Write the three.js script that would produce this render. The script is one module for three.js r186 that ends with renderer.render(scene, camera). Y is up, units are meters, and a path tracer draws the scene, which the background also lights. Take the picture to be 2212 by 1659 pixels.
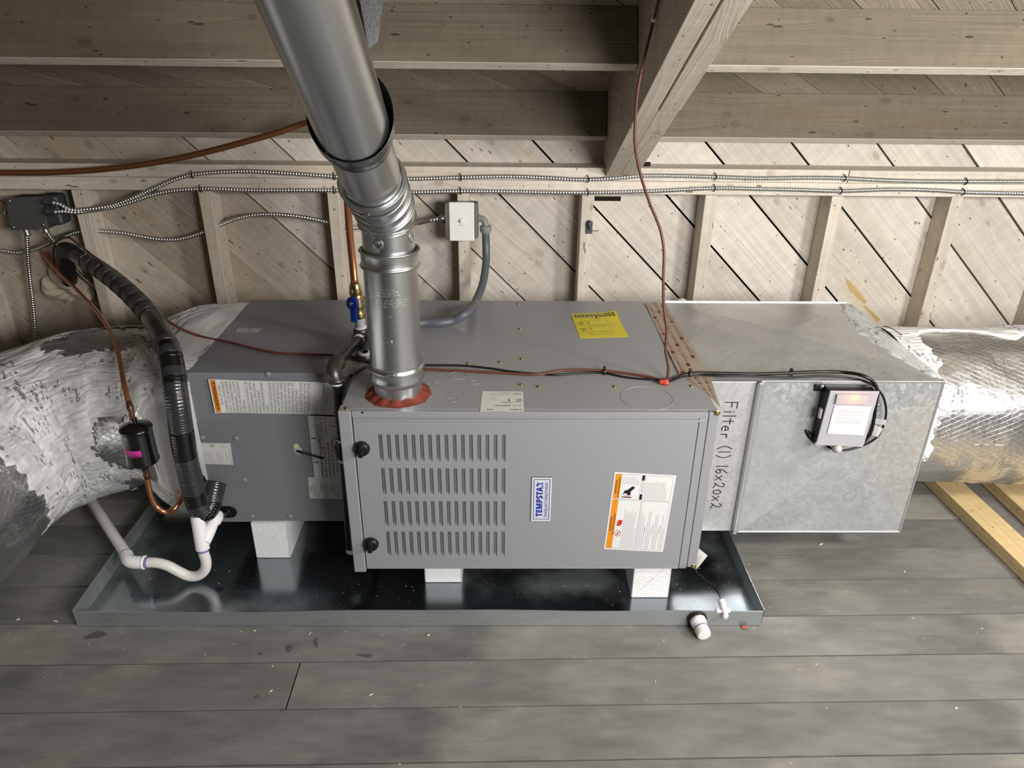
import * as THREE from 'three';
import { RoundedBoxGeometry } from 'three/addons/geometries/RoundedBoxGeometry.js';
import { mergeGeometries } from 'three/addons/utils/BufferGeometryUtils.js';
import { FontLoader } from 'three/addons/loaders/FontLoader.js';
import { TextGeometry } from 'three/addons/geometries/TextGeometry.js';
import { RectAreaLightUniformsLib } from 'three/addons/lights/RectAreaLightUniformsLib.js';

// ------------------------------------------------------------------ camera, lights, exposure
const scene = new THREE.Scene();
scene.background = new THREE.Color(0x000000);
const camera = new THREE.PerspectiveCamera(54.89, 2212 / 1659, 0.05, 30);
camera.position.set(0.3563, 1.3516, 1.4489);
camera.rotation.set(-0.4575, -0.0181, 0.012, 'YXZ');
camera.updateMatrixWorld(true);
const renderer = new THREE.WebGLRenderer({ antialias: true });
renderer.toneMapping = THREE.LinearToneMapping;
renderer.toneMappingExposure = 0.74;
renderer.shadowMap.enabled = true;
RectAreaLightUniformsLib.init();
const LAMPS = [  // position, target, width, height, intensity, colour
  { at: [2.3, 1.4, 0.95], to: [1.0, 0.6, -0.9], w: 0.3, h: 0.24, power: 185, tint: 0xfffaf2 },
  { at: [1.55, 1.42, 1.95], to: [0.75, 0.5, -0.6], w: 0.9, h: 0.5, power: 60, tint: 0xfffcf8 },  // added frontal fill, not a known lamp of the place
];

// ------------------------------------------------------------------ helpers
const V = (x, y, z) => new THREE.Vector3(x, y, z);
function rng(seed) { let s = seed >>> 0; return () => { s = (s + 0x6d2b79f5) >>> 0; let t = s; t = Math.imul(t ^ (t >>> 15), t | 1); t ^= t + Math.imul(t ^ (t >>> 7), t | 61); return ((t ^ (t >>> 14)) >>> 0) / 4294967296; }; }
const rnd = rng(11);
const FPX = 1597.19;
// a pixel of the survey photograph, measured onto a plane of the place
function ray(u, v) { return V((u - 1106) / FPX, -(v - 829.5) / FPX, -1).applyQuaternion(camera.quaternion); }
function hit(u, v, axis, val) { const d = ray(u, v), c = camera.position, t = (val - c[axis]) / d[axis]; return d.multiplyScalar(t).add(c); }
const Z = (u, v, z) => hit(u, v, 'z', z), Y = (u, v, y) => hit(u, v, 'y', y), X = (u, v, x) => hit(u, v, 'x', x);

const used = {};
function numbered(n) { const k = used[n] = (used[n] ?? -1) + 1; return k ? n + '_' + String(k).padStart(3, '0') : n; }
function thing(name, label, category, base = V(0, 0, 0), group) {
  const o = new THREE.Group(); o.name = numbered(name); o.position.copy(base); scene.add(o);
  o.userData = { label, category }; if (group) o.userData.group = group;
  return o;
}
function struct(name) { const o = new THREE.Group(); o.name = name; o.userData = { kind: 'structure' }; scene.add(o); return o; }
// geometry is written in room coordinates; a part sits under its thing, a sub-part under its part
function part(parent, name, geo, mat, label) {
  const m = new THREE.Mesh(geo, mat); m.name = name; m.castShadow = m.receiveShadow = true;
  if (parent.isGroup) m.position.copy(parent.position).negate();
  if (label) m.userData.label = label;
  parent.add(m); return m;
}
const merge = (l) => mergeGeometries(l.map((g) => { const n = g.index ? g.toNonIndexed() : g; for (const k of Object.keys(n.attributes)) if (!['position', 'normal', 'uv'].includes(k)) n.deleteAttribute(k); return n; }));
// uv in metres by the dominant side, u along the axis `long`
function boxUV(geo, long = 'x', du = 0, dv = 0) {
  const g = geo.index ? geo.toNonIndexed() : geo, p = g.attributes.position, n = g.attributes.normal, uv = new Float32Array(p.count * 2);
  for (let i = 0; i < p.count; i++) {
    const f = i - (i % 3); let nx = 0, ny = 0, nz = 0;
    for (let k = 0; k < 3; k++) { nx += n.getX(f + k); ny += n.getY(f + k); nz += n.getZ(f + k); }
    nx = Math.abs(nx); ny = Math.abs(ny); nz = Math.abs(nz);
    const c = { x: p.getX(i), y: p.getY(i), z: p.getZ(i) };
    let ax = nx > ny && nx > nz ? ['y', 'z'] : ny > nz ? ['x', 'z'] : ['x', 'y'];
    if (ax[1] === long) ax = [ax[1], ax[0]];
    uv[2 * i] = c[ax[0]] + du; uv[2 * i + 1] = c[ax[1]] + dv;
  }
  g.setAttribute('uv', new THREE.BufferAttribute(uv, 2)); return g;
}
function box(x0, x1, y0, y1, z0, z1, r = 0.002, long = 'x', seg = 1) {
  const w = x1 - x0, h = y1 - y0, d = z1 - z0, g = new RoundedBoxGeometry(w, h, d, seg, Math.min(r, w / 2.1, h / 2.1, d / 2.1));
  g.translate((x0 + x1) / 2, (y0 + y1) / 2, (z0 + z1) / 2); return boxUV(g, long, rnd() * 3, rnd() * 3);
}
// a flat slab from the four corners of its face (counter-clockwise seen from outside), thickness t behind it; uv in metres along `dir`
function slab(c, t, dir, du = rnd() * 5, dv = rnd() * 5) {
  const n = c[1].clone().sub(c[0]).cross(c[3].clone().sub(c[0])).normalize(), b = c.map((p) => p.clone().addScaledVector(n, -t));
  const e = dir.clone().normalize(), f = n.clone().cross(e), pos = [], uv = [], nor = [];
  const quad = (q) => { const m = q[1].clone().sub(q[0]).cross(q[2].clone().sub(q[0])).normalize(); for (const i of [0, 1, 2, 0, 2, 3]) { const p = q[i]; pos.push(p.x, p.y, p.z); nor.push(m.x, m.y, m.z); uv.push(p.dot(e) + du, p.dot(f) + p.dot(n) + dv); } };
  quad(c); quad([b[3], b[2], b[1], b[0]]);
  for (let i = 0; i < 4; i++) { const j = (i + 1) % 4; quad([c[i], b[i], b[j], c[j]]); }
  const g = new THREE.BufferGeometry();
  g.setAttribute('position', new THREE.Float32BufferAttribute(pos, 3)); g.setAttribute('normal', new THREE.Float32BufferAttribute(nor, 3)); g.setAttribute('uv', new THREE.Float32BufferAttribute(uv, 2));
  return g;
}
// a sticker or sheet: four corners [top left, top right, bottom right, bottom left] of the printed side; curl(u,v) lifts it
function sheet(c, t = 0.0008, curl = () => 0, nu = 12, nv = 12) {
  const n = c[3].clone().sub(c[0]).cross(c[1].clone().sub(c[0])).normalize(), pos = [], uv = [], idx = [];
  for (let s = 0; s < 2; s++) for (let j = 0; j <= nv; j++) for (let i = 0; i <= nu; i++) {
    const u = i / nu, v = j / nv, a = c[0].clone().lerp(c[1], u), b = c[3].clone().lerp(c[2], u), p = a.lerp(b, v).addScaledVector(n, (s ? 0 : t) + curl(u, v));
    pos.push(p.x, p.y, p.z); uv.push(u, 1 - v);
  }
  const W = nu + 1, N = W * (nv + 1);
  for (let j = 0; j < nv; j++) for (let i = 0; i < nu; i++) { const a = j * W + i; idx.push(a, a + W, a + 1, a + 1, a + W, a + W + 1); idx.push(N + a, N + a + 1, N + a + W, N + a + 1, N + a + W + 1, N + a + W); }
  for (let i = 0; i < nu; i++) { idx.push(i, i + 1, N + i, i + 1, N + i + 1, N + i); const k = nv * W + i; idx.push(k, N + k, k + 1, k + 1, N + k, N + k + 1); }
  for (let j = 0; j < nv; j++) { const a = j * W; idx.push(a, N + a, a + W, a + W, N + a, N + a + W); const k = a + nu; idx.push(k, k + W, N + k, k + W, N + k + W, N + k); }
  const g = new THREE.BufferGeometry(); g.setAttribute('position', new THREE.Float32BufferAttribute(pos, 3)); g.setAttribute('uv', new THREE.Float32BufferAttribute(uv, 2)); g.setIndex(idx);
  const q = g.toNonIndexed(); q.computeVertexNormals(); return q;
}
// sweep a round section of radius r(t, angle) along a smooth line
function sweep(pts, r, { step = 0.006, rad = 12, t0 = 0, t1 = 1, tension, shape, curve } = {}) {
  const c = curve ?? new THREE.CatmullRomCurve3(pts, false, tension === undefined ? 'centripetal' : 'catmullrom', tension), len = c.getLength() * (t1 - t0);
  c.arcLengthDivisions = 600; c.updateArcLengths?.();
  const n = Math.max(2, Math.ceil(len / step)), full = 240, fr = c.computeFrenetFrames(full, false), pos = [], uv = [], idx = [], total = c.getLength();
  const rf = typeof r === 'function' ? r : () => r;
  for (let i = 0; i <= n; i++) {
    const t = t0 + (t1 - t0) * i / n, p = c.getPointAt(t), k = Math.min(full - 1, Math.floor(t * full)), a = t * full - k;
    const N = fr.normals[k].clone().lerp(fr.normals[k + 1], a).normalize(), B = fr.binormals[k].clone().lerp(fr.binormals[k + 1], a).normalize();
    for (let j = 0; j <= rad; j++) {
      const th = j / rad * Math.PI * 2, R = rf(t, th), q = p.clone();
      if (shape) q.add(shape(t, th, N, B, p)); else q.addScaledVector(N, -Math.cos(th) * R).addScaledVector(B, Math.sin(th) * R);
      pos.push(q.x, q.y, q.z); uv.push(t * total, j / rad * Math.PI * 2 * (shape ? 0.23 : R));
    }
  }
  const W = rad + 1;
  for (let i = 0; i < n; i++) for (let j = 0; j < rad; j++) { const a = i * W + j; idx.push(a, a + 1, a + W, a + 1, a + W + 1, a + W); }
  const ends = [[0, c.getPointAt(t0)], [n, c.getPointAt(t1)]];
  for (const [i, p] of ends) { const k = pos.length / 3; pos.push(p.x, p.y, p.z); uv.push(0, 0); for (let j = 0; j < rad; j++) { const a = i * W + j; i ? idx.push(k, a, a + 1) : idx.push(k, a + 1, a); } }
  const g = new THREE.BufferGeometry(); g.setAttribute('position', new THREE.Float32BufferAttribute(pos, 3)); g.setAttribute('uv', new THREE.Float32BufferAttribute(uv, 2)); g.setIndex(idx); g.computeVertexNormals();
  // weld the seam's normals
  const nn = g.attributes.normal;
  for (let i = 0; i <= n; i++) { const a = i * W, b = a + rad, m = V(nn.getX(a) + nn.getX(b), nn.getY(a) + nn.getY(b), nn.getZ(a) + nn.getZ(b)).normalize(); nn.setXYZ(a, m.x, m.y, m.z); nn.setXYZ(b, m.x, m.y, m.z); }
  return g;
}
// turned part: profile [[radius, height] ...] about the axis `dir` from `o`
function turned(profile, o, dir = V(0, 1, 0), seg = 32) {
  const g = new THREE.LatheGeometry(profile.map(([r, y]) => new THREE.Vector2(Math.max(r, 1e-5), y)), seg);
  g.applyQuaternion(new THREE.Quaternion().setFromUnitVectors(V(0, 1, 0), dir.clone().normalize())); g.translate(o.x, o.y, o.z); return g;
}
const hexHead = (r, h, o, dir, n = 6) => turned([[0, h], [r * 0.8, h], [r, h * 0.75], [r, 0]], o, dir, n);
function screw(o, dir, r = 0.004) { return merge([turned([[r * 1.6, 0], [r * 1.6, 0.0012], [r * 1.05, 0.0016]], o, dir, 14), hexHead(r, 0.0042, o, dir)]); }

// ------------------------------------------------------------------ noise and textures
const LAT = new Float32Array(65536); { const q = rng(5); for (let i = 0; i < 65536; i++) LAT[i] = q(); }
function vn(x, y, px, py) {  // value noise that repeats after px, py cells
  const xi = Math.floor(x), yi = Math.floor(y), fx = x - xi, fy = y - yi, sx = fx * fx * (3 - 2 * fx), sy = fy * fy * (3 - 2 * fy);
  const x0 = ((xi % px) + px) % px, x1 = (x0 + 1) % px, y0 = ((yi % py) + py) % py, y1 = (y0 + 1) % py, h = (a, b) => LAT[(a * 73 + b * 1153 + (a * b * 7)) & 65535];
  return (h(x0, y0) * (1 - sx) + h(x1, y0) * sx) * (1 - sy) + (h(x0, y1) * (1 - sx) + h(x1, y1) * sx) * sy;
}
function fbm(u, v, fx, fy, oct = 4) { let s = 0, a = 0.5, n = 0; for (let o = 0; o < oct; o++) { s += a * vn(u * fx, v * fy, fx, fy); n += a; a *= 0.5; fx *= 2; fy *= 2; } return s / n; }
function tex(w, h, fn, srgb = true, rep = [1, 1]) {
  const d = new Uint8Array(w * h * 4);
  for (let y = 0; y < h; y++) for (let x = 0; x < w; x++) { const c = fn(x / w, y / h), i = (y * w + x) * 4; for (let k = 0; k < 3; k++) d[i + k] = Math.max(0, Math.min(255, Array.isArray(c) ? c[k] : c)); d[i + 3] = 255; }
  const t = new THREE.DataTexture(d, w, h); t.wrapS = t.wrapT = THREE.RepeatWrapping; t.magFilter = THREE.LinearFilter; t.minFilter = THREE.LinearMipmapLinearFilter; t.generateMipmaps = true;
  if (srgb) t.colorSpace = THREE.SRGBColorSpace; t.repeat.set(...rep); t.needsUpdate = true; return t;
}
const clamp = (x, a = 0, b = 1) => Math.min(b, Math.max(a, x)), smooth = (a, b, x) => { const t = clamp((x - a) / (b - a)); return t * t * (3 - 2 * t); };

// painted rough-sawn wood: 2 m along x 0.5 m across
const kr = rng(31), KNOTS = []; for (let i = 0; i < 13; i++) KNOTS.push([kr(), kr(), 0.006 + kr() * 0.009]);
const SPECKS = []; for (let i = 0; i < 150; i++) SPECKS.push([kr(), kr(), 0.0012 + kr() * 0.002, kr()]);
const SPECKGRID = {}; for (const s of SPECKS) { const k = Math.floor(s[0] * 32) + ',' + Math.floor(s[1] * 8); (SPECKGRID[k] ??= []).push(s); }
function woodAt(u, v) {
  let wv = v, dark = 0, ring = 0;
  for (const [a, b, r] of KNOTS) {
    let dx = u - a, dy = v - b; dx -= Math.round(dx); dy -= Math.round(dy); dx *= 2; dy *= 0.5; const d = Math.hypot(dx * 0.6, dy);
    wv += (dy > 0 ? 1 : -1) * 0.05 * Math.exp(-d / 0.03) ;
    if (d < r * 2.2) { ring += 0.5 * (0.5 + 0.5 * Math.sin(d * 1900)) * smooth(r * 2.2, r * 0.4, d); dark += 0.55 * smooth(r, r * 0.55, d); }
  }
  const g1 = fbm(u, wv, 4, 64, 3), g2 = vn(u * 12, wv * 220, 12, 220), g3 = fbm(u, v, 5, 3, 4), saw = vn(u * 170, v * 14, 170, 14);
  let speck = 0; const cell = SPECKGRID[Math.floor(u * 32) + ',' + Math.floor(v * 8)];
  if (cell) for (const [a, b, r, q] of cell) { const dx = (u - a) * 2, dy = (v - b) * 0.5; if (Math.hypot(dx * (q > 0.8 ? 0.25 : 0.8), dy) < r) speck = 1; }
  return { g1, g2, g3, saw, dark, ring, speck };
}
const woodMap = tex(1024, 1024, (u, v) => {
  const w = woodAt(u, v); let k = 0.93 + 0.10 * (w.g1 - 0.5) + 0.065 * (w.g2 - 0.5) + 0.16 * (w.g3 - 0.5) + 0.05 * (w.saw - 0.5) - 0.16 * w.dark - 0.10 * w.ring;
  const st = smooth(0.66, 0.8, fbm(u, v, 3, 9, 4)) * 0.35; const s = w.speck * 0.42;
  return [255 * (k - s * 0.9), 255 * (k - 0.03 * w.dark - s - st * 0.07), 255 * (k - 0.07 * w.dark - s * 1.1 - st * 0.2)];
}, true, [0.5, 2]);
const woodBump = tex(1024, 1024, (u, v) => { const w = woodAt(u, v); return 255 * clamp(0.5 + 0.25 * (w.g1 - 0.5) + 0.5 * (w.g2 - 0.5) + 0.18 * (w.saw - 0.5) - 0.2 * w.speck - 0.18 * w.ring); }, false, [0.5, 2]);
const woodMat = (c, o = {}) => new THREE.MeshStandardMaterial({ color: c, map: woodMap, bumpMap: woodBump, bumpScale: 0.0012, roughness: 0.75, ...o });
// floor paint: worn, scuffed, dusty
const scr = []; for (let i = 0; i < 260; i++) scr.push([kr(), kr(), kr() * 6.28, 0.006 + kr() ** 2 * 0.05, 0.4 + kr()]);
function scratch(w, h, list, thin) { const a = new Float32Array(w * h); for (const [x, y, an, l, s] of list) { const n = Math.ceil(l * w * 1.5); for (let i = 0; i < n; i++) { const t = i / n - 0.5, xx = Math.floor((x + Math.cos(an + t) * l * t + 1) * w) % w, yy = Math.floor((y + Math.sin(an + t) * l * t + 1) * h) % h; a[yy * w + xx] += s * thin * (1 - 4 * t * t); } } return a; }
const floorScr = scratch(1024, 1024, scr, 0.5);
const floorMap = tex(1024, 1024, (u, v) => {
  const a = fbm(u, v, 4, 6, 5), b = fbm(u + 0.3, v, 20, 60, 3), d = smooth(0.5, 0.72, fbm(u, v + 0.4, 5, 9, 5)), m = smooth(0.62, 0.75, fbm(u + 0.2, v + 0.7, 3, 6, 4)), s = floorScr[Math.floor(v * 1024) * 1024 + Math.floor(u * 1024)], sp = vn(u * 240, v * 240, 240, 240) * 0.8 + 0.2 * vn(u * 9, v * 9, 9, 9);
  const k = 204 + 44 * (a - 0.5) + 40 * (b - 0.5) + 20 * d - 24 * m + 46 * Math.min(1, s) + (sp > 0.955 ? 40 : 0);
  return [k + 4 * d, k + 2 * d, k - 3 * d];
}, true, [0.8, 0.8]);
const floorRough = tex(512, 512, (u, v) => 255 * clamp(0.5 + 0.5 * (fbm(u, v, 6, 10, 4) - 0.5)), false, [0.8, 0.8]);
// galvanised steel with spangle
const SP = []; { const q = rng(77); const N = 72; for (let j = 0; j < N; j++) for (let i = 0; i < N; i++) SP.push([(i + q()) / N, (j + q()) / N, q(), q() * 6.28]); }
function spangle(u, v) {
  const N = 72, ci = Math.floor(u * N), cj = Math.floor(v * N); let best = 9, id = 0;
  const wu = u + 0.012 * (vn(u * 60, v * 60, 60, 60) - 0.5), wv = v + 0.012 * (vn(u * 60 + 7, v * 60 + 3, 60, 60) - 0.5);
  for (let j = -1; j <= 1; j++) for (let i = -1; i <= 1; i++) { const k = ((cj + j + N) % N) * N + (ci + i + N) % N, s = SP[k]; let dx = wu - s[0], dy = wv - s[1]; dx -= Math.round(dx); dy -= Math.round(dy); const d = dx * dx + dy * dy; if (d < best) { best = d; id = k; } }
  return SP[id];
}
const galvCol = (u, v) => { const s = spangle(u, v), f = 0.5 + 0.5 * Math.sin((u * Math.cos(s[3]) + v * Math.sin(s[3])) * 420), m = smooth(0.45, 0.7, fbm(u, v, 4, 4, 4)); return 0.9 + 0.07 * (s[2] - 0.5) + 0.02 * (f - 0.5) - 0.10 * m * s[2] + 0.08 * (fbm(u, v, 10, 10, 3) - 0.5); };
const galvMap = tex(768, 768, (u, v) => { const k = 255 * galvCol(u, v); return [k, k * 1.0, k * 1.0]; }, true, [1.6, 1.6]);
const galvRough = tex(768, 768, (u, v) => { const s = spangle(u, v); return 255 * clamp(0.34 + 0.14 * (s[2] - 0.5) + 0.1 * (fbm(u, v, 6, 6, 3) - 0.5)); }, false, [1.6, 1.6]);
const brushed = tex(512, 512, (u, v) => 255 * clamp(0.30 + 0.2 * (vn(u * 6, v * 256, 6, 256) - 0.5) + 0.14 * (fbm(u, v, 8, 8, 3) - 0.5)), false, [2, 2]);
// foil facing with fibreglass scrim and crinkles
function scrim(u, v) { const a = (u * 22 + v * 44), b = (u * 22 - v * 44), w = 0.07; const d = (x) => { const f = Math.abs(x - Math.round(x)); return smooth(w, 0, f); }; return Math.max(d(a + 0.05 * vn(u * 20, v * 20, 20, 20)), d(b), 0.4 * d(v * 22)); }
function crinkle(u, v) { let s = 0; for (let k = 0; k < 3; k++) { const f = [9, 22, 50][k]; s += [0.5, 0.3, 0.2][k] * Math.abs(vn(u * f + k * 9 + 1.7 * vn(u * f * 0.5, v * f * 0.5, f, f), v * f, f, f) - 0.5) * 2; } return s; }
const foilBump = tex(1024, 1024, (u, v) => 255 * clamp(0.2 + 0.5 * crinkle(u, v) + 0.07 * scrim(u, v)), false, [1.5, 1.5]);
const foilMap = tex(512, 512, (u, v) => { const k = 236 + 22 * (fbm(u, v, 6, 6, 4) - 0.5) + 8 * scrim(u, v); return [k, k, k]; }, true, [1.5, 1.5]);
// brushed-on white mastic over printed foil: colour, metalness (foil showing), relief
function masticAt(u, v) {
  const flow = fbm(u, v, 5, 5, 4), st = vn(u * 22 + 4 * flow, v * 110 + 6 * flow, 22, 110), st2 = vn(u * 60 + 9 * flow, v * 34, 60, 34);
  const bare = smooth(0.66, 0.72, vn(u * 90, v * 42, 90, 42) * 0.7 + 0.3 * vn(u * 200, v * 200, 200, 200)) * smooth(0.5, 0.6, fbm(u + 0.1, v, 9, 12, 3));
  return { flow, st, st2, bare };
}
const masticMap = tex(1024, 1024, (u, v) => { const m = masticAt(u, v), k = 224 + 34 * (m.st - 0.5) + 40 * (m.flow - 0.5) + 20 * (m.st2 - 0.5); const b = m.bare * 0.62; return [k * (1 - b) + 80 * b, k * (1 - b) + 82 * b, (k - 3) * (1 - b) + 92 * b]; }, true, [1.6, 1.6]);
const masticBump = tex(1024, 1024, (u, v) => { const m = masticAt(u, v); return 255 * clamp(0.5 + 0.34 * (m.st - 0.5) + 0.5 * (m.flow - 0.5) + 0.25 * crinkle(u, v) - 0.2 * m.bare); }, false, [1.6, 1.6]);
// pan dust
const dust = []; { const q = rng(91); for (let i = 0; i < 520; i++) dust.push([q(), q(), q()]); }
const panA = new Float32Array(2048 * 1024); for (const [x, y, s] of dust) { const r = s > 0.9 ? 2 : 1, cx = Math.floor(x * 2048), cy = Math.floor((1 - (1 - y) ** 1.3 * 1) * 1024); for (let j = -r; j <= r; j++) for (let i = -r; i <= r; i++) if (i * i + j * j <= r * r) panA[((cy + j + 1024) % 1024) * 2048 + (cx + i + 2048) % 2048] = 0.35 + 0.6 * s; }
const panMap = tex(2048, 1024, (u, v) => { const d = panA[Math.floor(v * 1024) * 2048 + Math.floor(u * 2048)], f = smooth(0.45, 0.75, fbm(u, v, 8, 5, 5)), k = 205 + 20 * f + 18 * (fbm(u, v, 3, 3, 3) - 0.5); return [k + 95 * d, k + 2 + 92 * d, k + 5 + 84 * d]; });
const panMetal = tex(1024, 512, (u, v) => { const f = smooth(0.45, 0.75, fbm(u, v, 8, 5, 5)); return [0, 255 * clamp(0.17 + 0.16 * f), 255 * clamp(1 - 0.2 * f)]; }, false);

const pebble = tex(512, 512, (u, v) => 255 * (0.5 * vn(u * 60, v * 60, 60, 60) + 0.5 * vn(u * 130 + 3, v * 130, 130, 130)), false, [4, 4]);
// printing: draw(ctx, w, h) in the reading direction of the label
function print(w, h, draw, rot = 0) {
  const c = document.createElement('canvas'); c.width = rot ? h : w; c.height = rot ? w : h; const x = c.getContext('2d');
  if (rot > 0) { x.translate(0, c.height); x.rotate(-Math.PI / 2); } else if (rot < 0) { x.translate(c.width, 0); x.rotate(Math.PI / 2); }
  draw(x, w, h); const t = new THREE.CanvasTexture(c); t.colorSpace = THREE.SRGBColorSpace; t.anisotropy = 8; return t;
}
const paper = (map, o = {}) => new THREE.MeshStandardMaterial({ color: 0xe2e2e2, map, roughness: 0.55, ...o });
function fillBg(x, w, h, c) { x.fillStyle = c; x.fillRect(0, 0, w, h); }
function lines(x, x0, y0, w, n, dy, size, c = '#333', seed = 3) {  // lines of small print
  const q = rng(seed), words = ['the', 'and', 'furnace', 'panel', 'must', 'be', 'fire', 'install', 'service', 'to', 'unit', 'gas', 'of', 'supply', 'before', 'use', 'only', 'with', 'instructions', 'air', 'is', 'for', 'heat', 'not'];
  x.fillStyle = c; x.font = size + 'px sans-serif'; x.textAlign = 'left';
  for (let i = 0; i < n; i++) { let s = ''; const lim = w * (i === n - 1 ? 0.55 : 0.86 + q() * 0.12) / (size * 0.5); while (s.length < lim) s += words[Math.floor(q() * words.length)] + ' '; x.fillText(s.slice(0, Math.floor(lim)), x0, y0 + i * dy, w); }
}
function words(x, list, x0, y0, dy, font, c = '#222', maxw) { x.fillStyle = c; x.font = font; x.textAlign = 'left'; list.forEach((s, i) => x.fillText(s, x0, y0 + i * dy, maxw)); }
function tri(x, cx, cy, r, c = '#111') { x.fillStyle = c; x.beginPath(); x.moveTo(cx, cy - r); x.lineTo(cx + r, cy + r * 0.8); x.lineTo(cx - r, cy + r * 0.8); x.fill(); x.fillStyle = '#f79a1c'; x.fillRect(cx - r * 0.1, cy - r * 0.35, r * 0.2, r * 0.6); x.fillRect(cx - r * 0.1, cy + r * 0.4, r * 0.2, r * 0.2); }

// ------------------------------------------------------------------ materials
const S = (o) => new THREE.MeshStandardMaterial(o);
const M = {
  wall: [0, 1, 2, 3].map((i) => woodMat([0xdcd4ca, 0xd7cfc5, 0xe0d9d0, 0xd3cbc0][i])),
  wallDark: [0, 1, 2, 3].map((i) => woodMat([0xc8bdae, 0xc2b6a6, 0xcdc3b4, 0xbfb3a2][i])),  // darker set of tones for the left-hand boards
  beam: woodMat(0x7a7161), beam2: woodMat(0x776e5f), deck: [0, 1, 2].map((i) => woodMat([0xa79d8c, 0x9d9382, 0xafa493][i])), rafter: woodMat(0xcfc5b7),
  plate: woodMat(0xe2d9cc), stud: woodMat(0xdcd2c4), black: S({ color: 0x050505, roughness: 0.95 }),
  raw: woodMat(0xe3c896, { roughness: 0.6 }),
  floor: [0, 1, 2, 3].map((i) => S({ color: [0x949390, 0x8e8d89, 0x999894, 0x91908d][i], map: floorMap, roughness: 0.95, roughnessMap: floorRough, bumpMap: woodBump, bumpScale: 0.0006 })),
  under: S({ color: 0x4a2c1e, roughness: 0.95 }),
  paint: S({ color: 0x8f9094, roughness: 0.34, metalness: 0.0 }), paintDark: S({ color: 0x7c7e84, roughness: 0.36 }),
  openingDark: S({ color: 0x0a0a0a, roughness: 0.9 }),  // near-black stands in for the dark inside openings
  galv: S({ color: 0xdcdfe1, map: galvMap, roughnessMap: galvRough, roughness: 1, metalness: 0.68 }),
  galvPlain: S({ color: 0xccd0d3, roughnessMap: brushed, roughness: 1, metalness: 0.85 }),
  vent: S({ color: 0xd2d5d7, roughness: 0.3, metalness: 1 }),
  ventDark: S({ color: 0x97999c, roughness: 0.24, metalness: 1 }),
  armor: S({ color: 0xdadad7, roughness: 0.34, metalness: 1 }),
  steelBox: S({ color: 0x9fa3a4, roughness: 0.42, metalness: 0.9 }), castGrey: S({ color: 0x53575c, roughness: 0.5, metalness: 0.5 }),
  foil: S({ color: 0xe6e7e8, map: foilMap, bumpMap: foilBump, bumpScale: 0.006, roughness: 0.27, metalness: 0.92 }),
  mastic: S({ color: 0xf8f8fc, map: masticMap, bumpMap: masticBump, bumpScale: 0.006, roughness: 0.62 }),
  masticGrey: S({ color: 0xdde1e6, map: masticMap, bumpMap: masticBump, bumpScale: 0.003, roughness: 0.65 }),
  pan: S({ color: 0xbcc3c6, map: panMap, roughness: 1, roughnessMap: panMetal, metalness: 1, metalnessMap: panMetal }),
  panRim: S({ color: 0xaeb4b5, roughnessMap: brushed, roughness: 1.3, metalness: 0.72 }),
  foam: S({ color: 0xf4f4f4, roughness: 0.9, bumpMap: pebble, bumpScale: 0.0012 }), sprayFoam: S({ color: 0xd9cdb9, roughness: 0.5 }),
  pvc: S({ color: 0xe8e6e2, roughness: 0.32 }), pvcWhite: S({ color: 0xf3f2f3, roughness: 0.28 }), primer: S({ color: 0x8b7ab0, roughness: 0.4 }),
  copper: S({ color: 0xc98a66, roughness: 0.3, metalness: 0.86 }), copperOld: S({ color: 0x9a6144, roughness: 0.4, metalness: 0.9 }), copperDark: S({ color: 0x6b4a3c, roughness: 0.5, metalness: 0.8 }),
  brass: S({ color: 0xd8bf86, roughness: 0.25, metalness: 1 }), zincYellow: S({ color: 0xc6b078, roughness: 0.3, metalness: 1 }), zinc: S({ color: 0xc8cbcd, roughness: 0.3, metalness: 1 }),
  blue: S({ color: 0x1237a8, roughness: 0.35 }), iron: S({ color: 0x6a6661, roughness: 0.42, metalness: 0.85 }), ironBlack: S({ color: 0x111113, roughness: 0.38 }), dope: S({ color: 0xe8e8ea, roughness: 0.8 }),
  rubber: S({ color: 0x0c0c0e, roughness: 0.42 }), sleeve: S({ color: 0x26262a, roughness: 0.5 }), tape: new THREE.MeshPhysicalMaterial({ color: 0x0e0e10, roughness: 0.22, clearcoat: 0.6, clearcoatRoughness: 0.15 }), tapeGrey: new THREE.MeshPhysicalMaterial({ color: 0x2e2f32, roughness: 0.28, clearcoat: 0.8, clearcoatRoughness: 0.2 }),
  drier: new THREE.MeshPhysicalMaterial({ color: 0x08080a, roughness: 0.25, clearcoat: 0.8, clearcoatRoughness: 0.12 }),
  brown: S({ color: 0x5e342b, roughness: 0.42 }), wire: S({ color: 0x101012, roughness: 0.35 }), orange: S({ color: 0xb8452a, roughness: 0.5 }),
  redSeal: S({ color: 0xa84a36, roughness: 0.6, bumpMap: masticBump, bumpScale: 0.004 }),
  conduit: S({ color: 0x5a5d66, roughness: 0.42 }), conduitNut: S({ color: 0x8a8a88, roughness: 0.45 }),
  plastic: S({ color: 0xf1f0ee, roughness: 0.3 }), clearCover: new THREE.MeshPhysicalMaterial({ color: 0xb9b9bf, roughness: 0.35, transmission: 0.25, thickness: 0 }),
  lilac: S({ color: 0xe6e0ec, roughness: 0.35 }), dark: S({ color: 0x17120e, roughness: 0.9 }),
};

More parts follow.
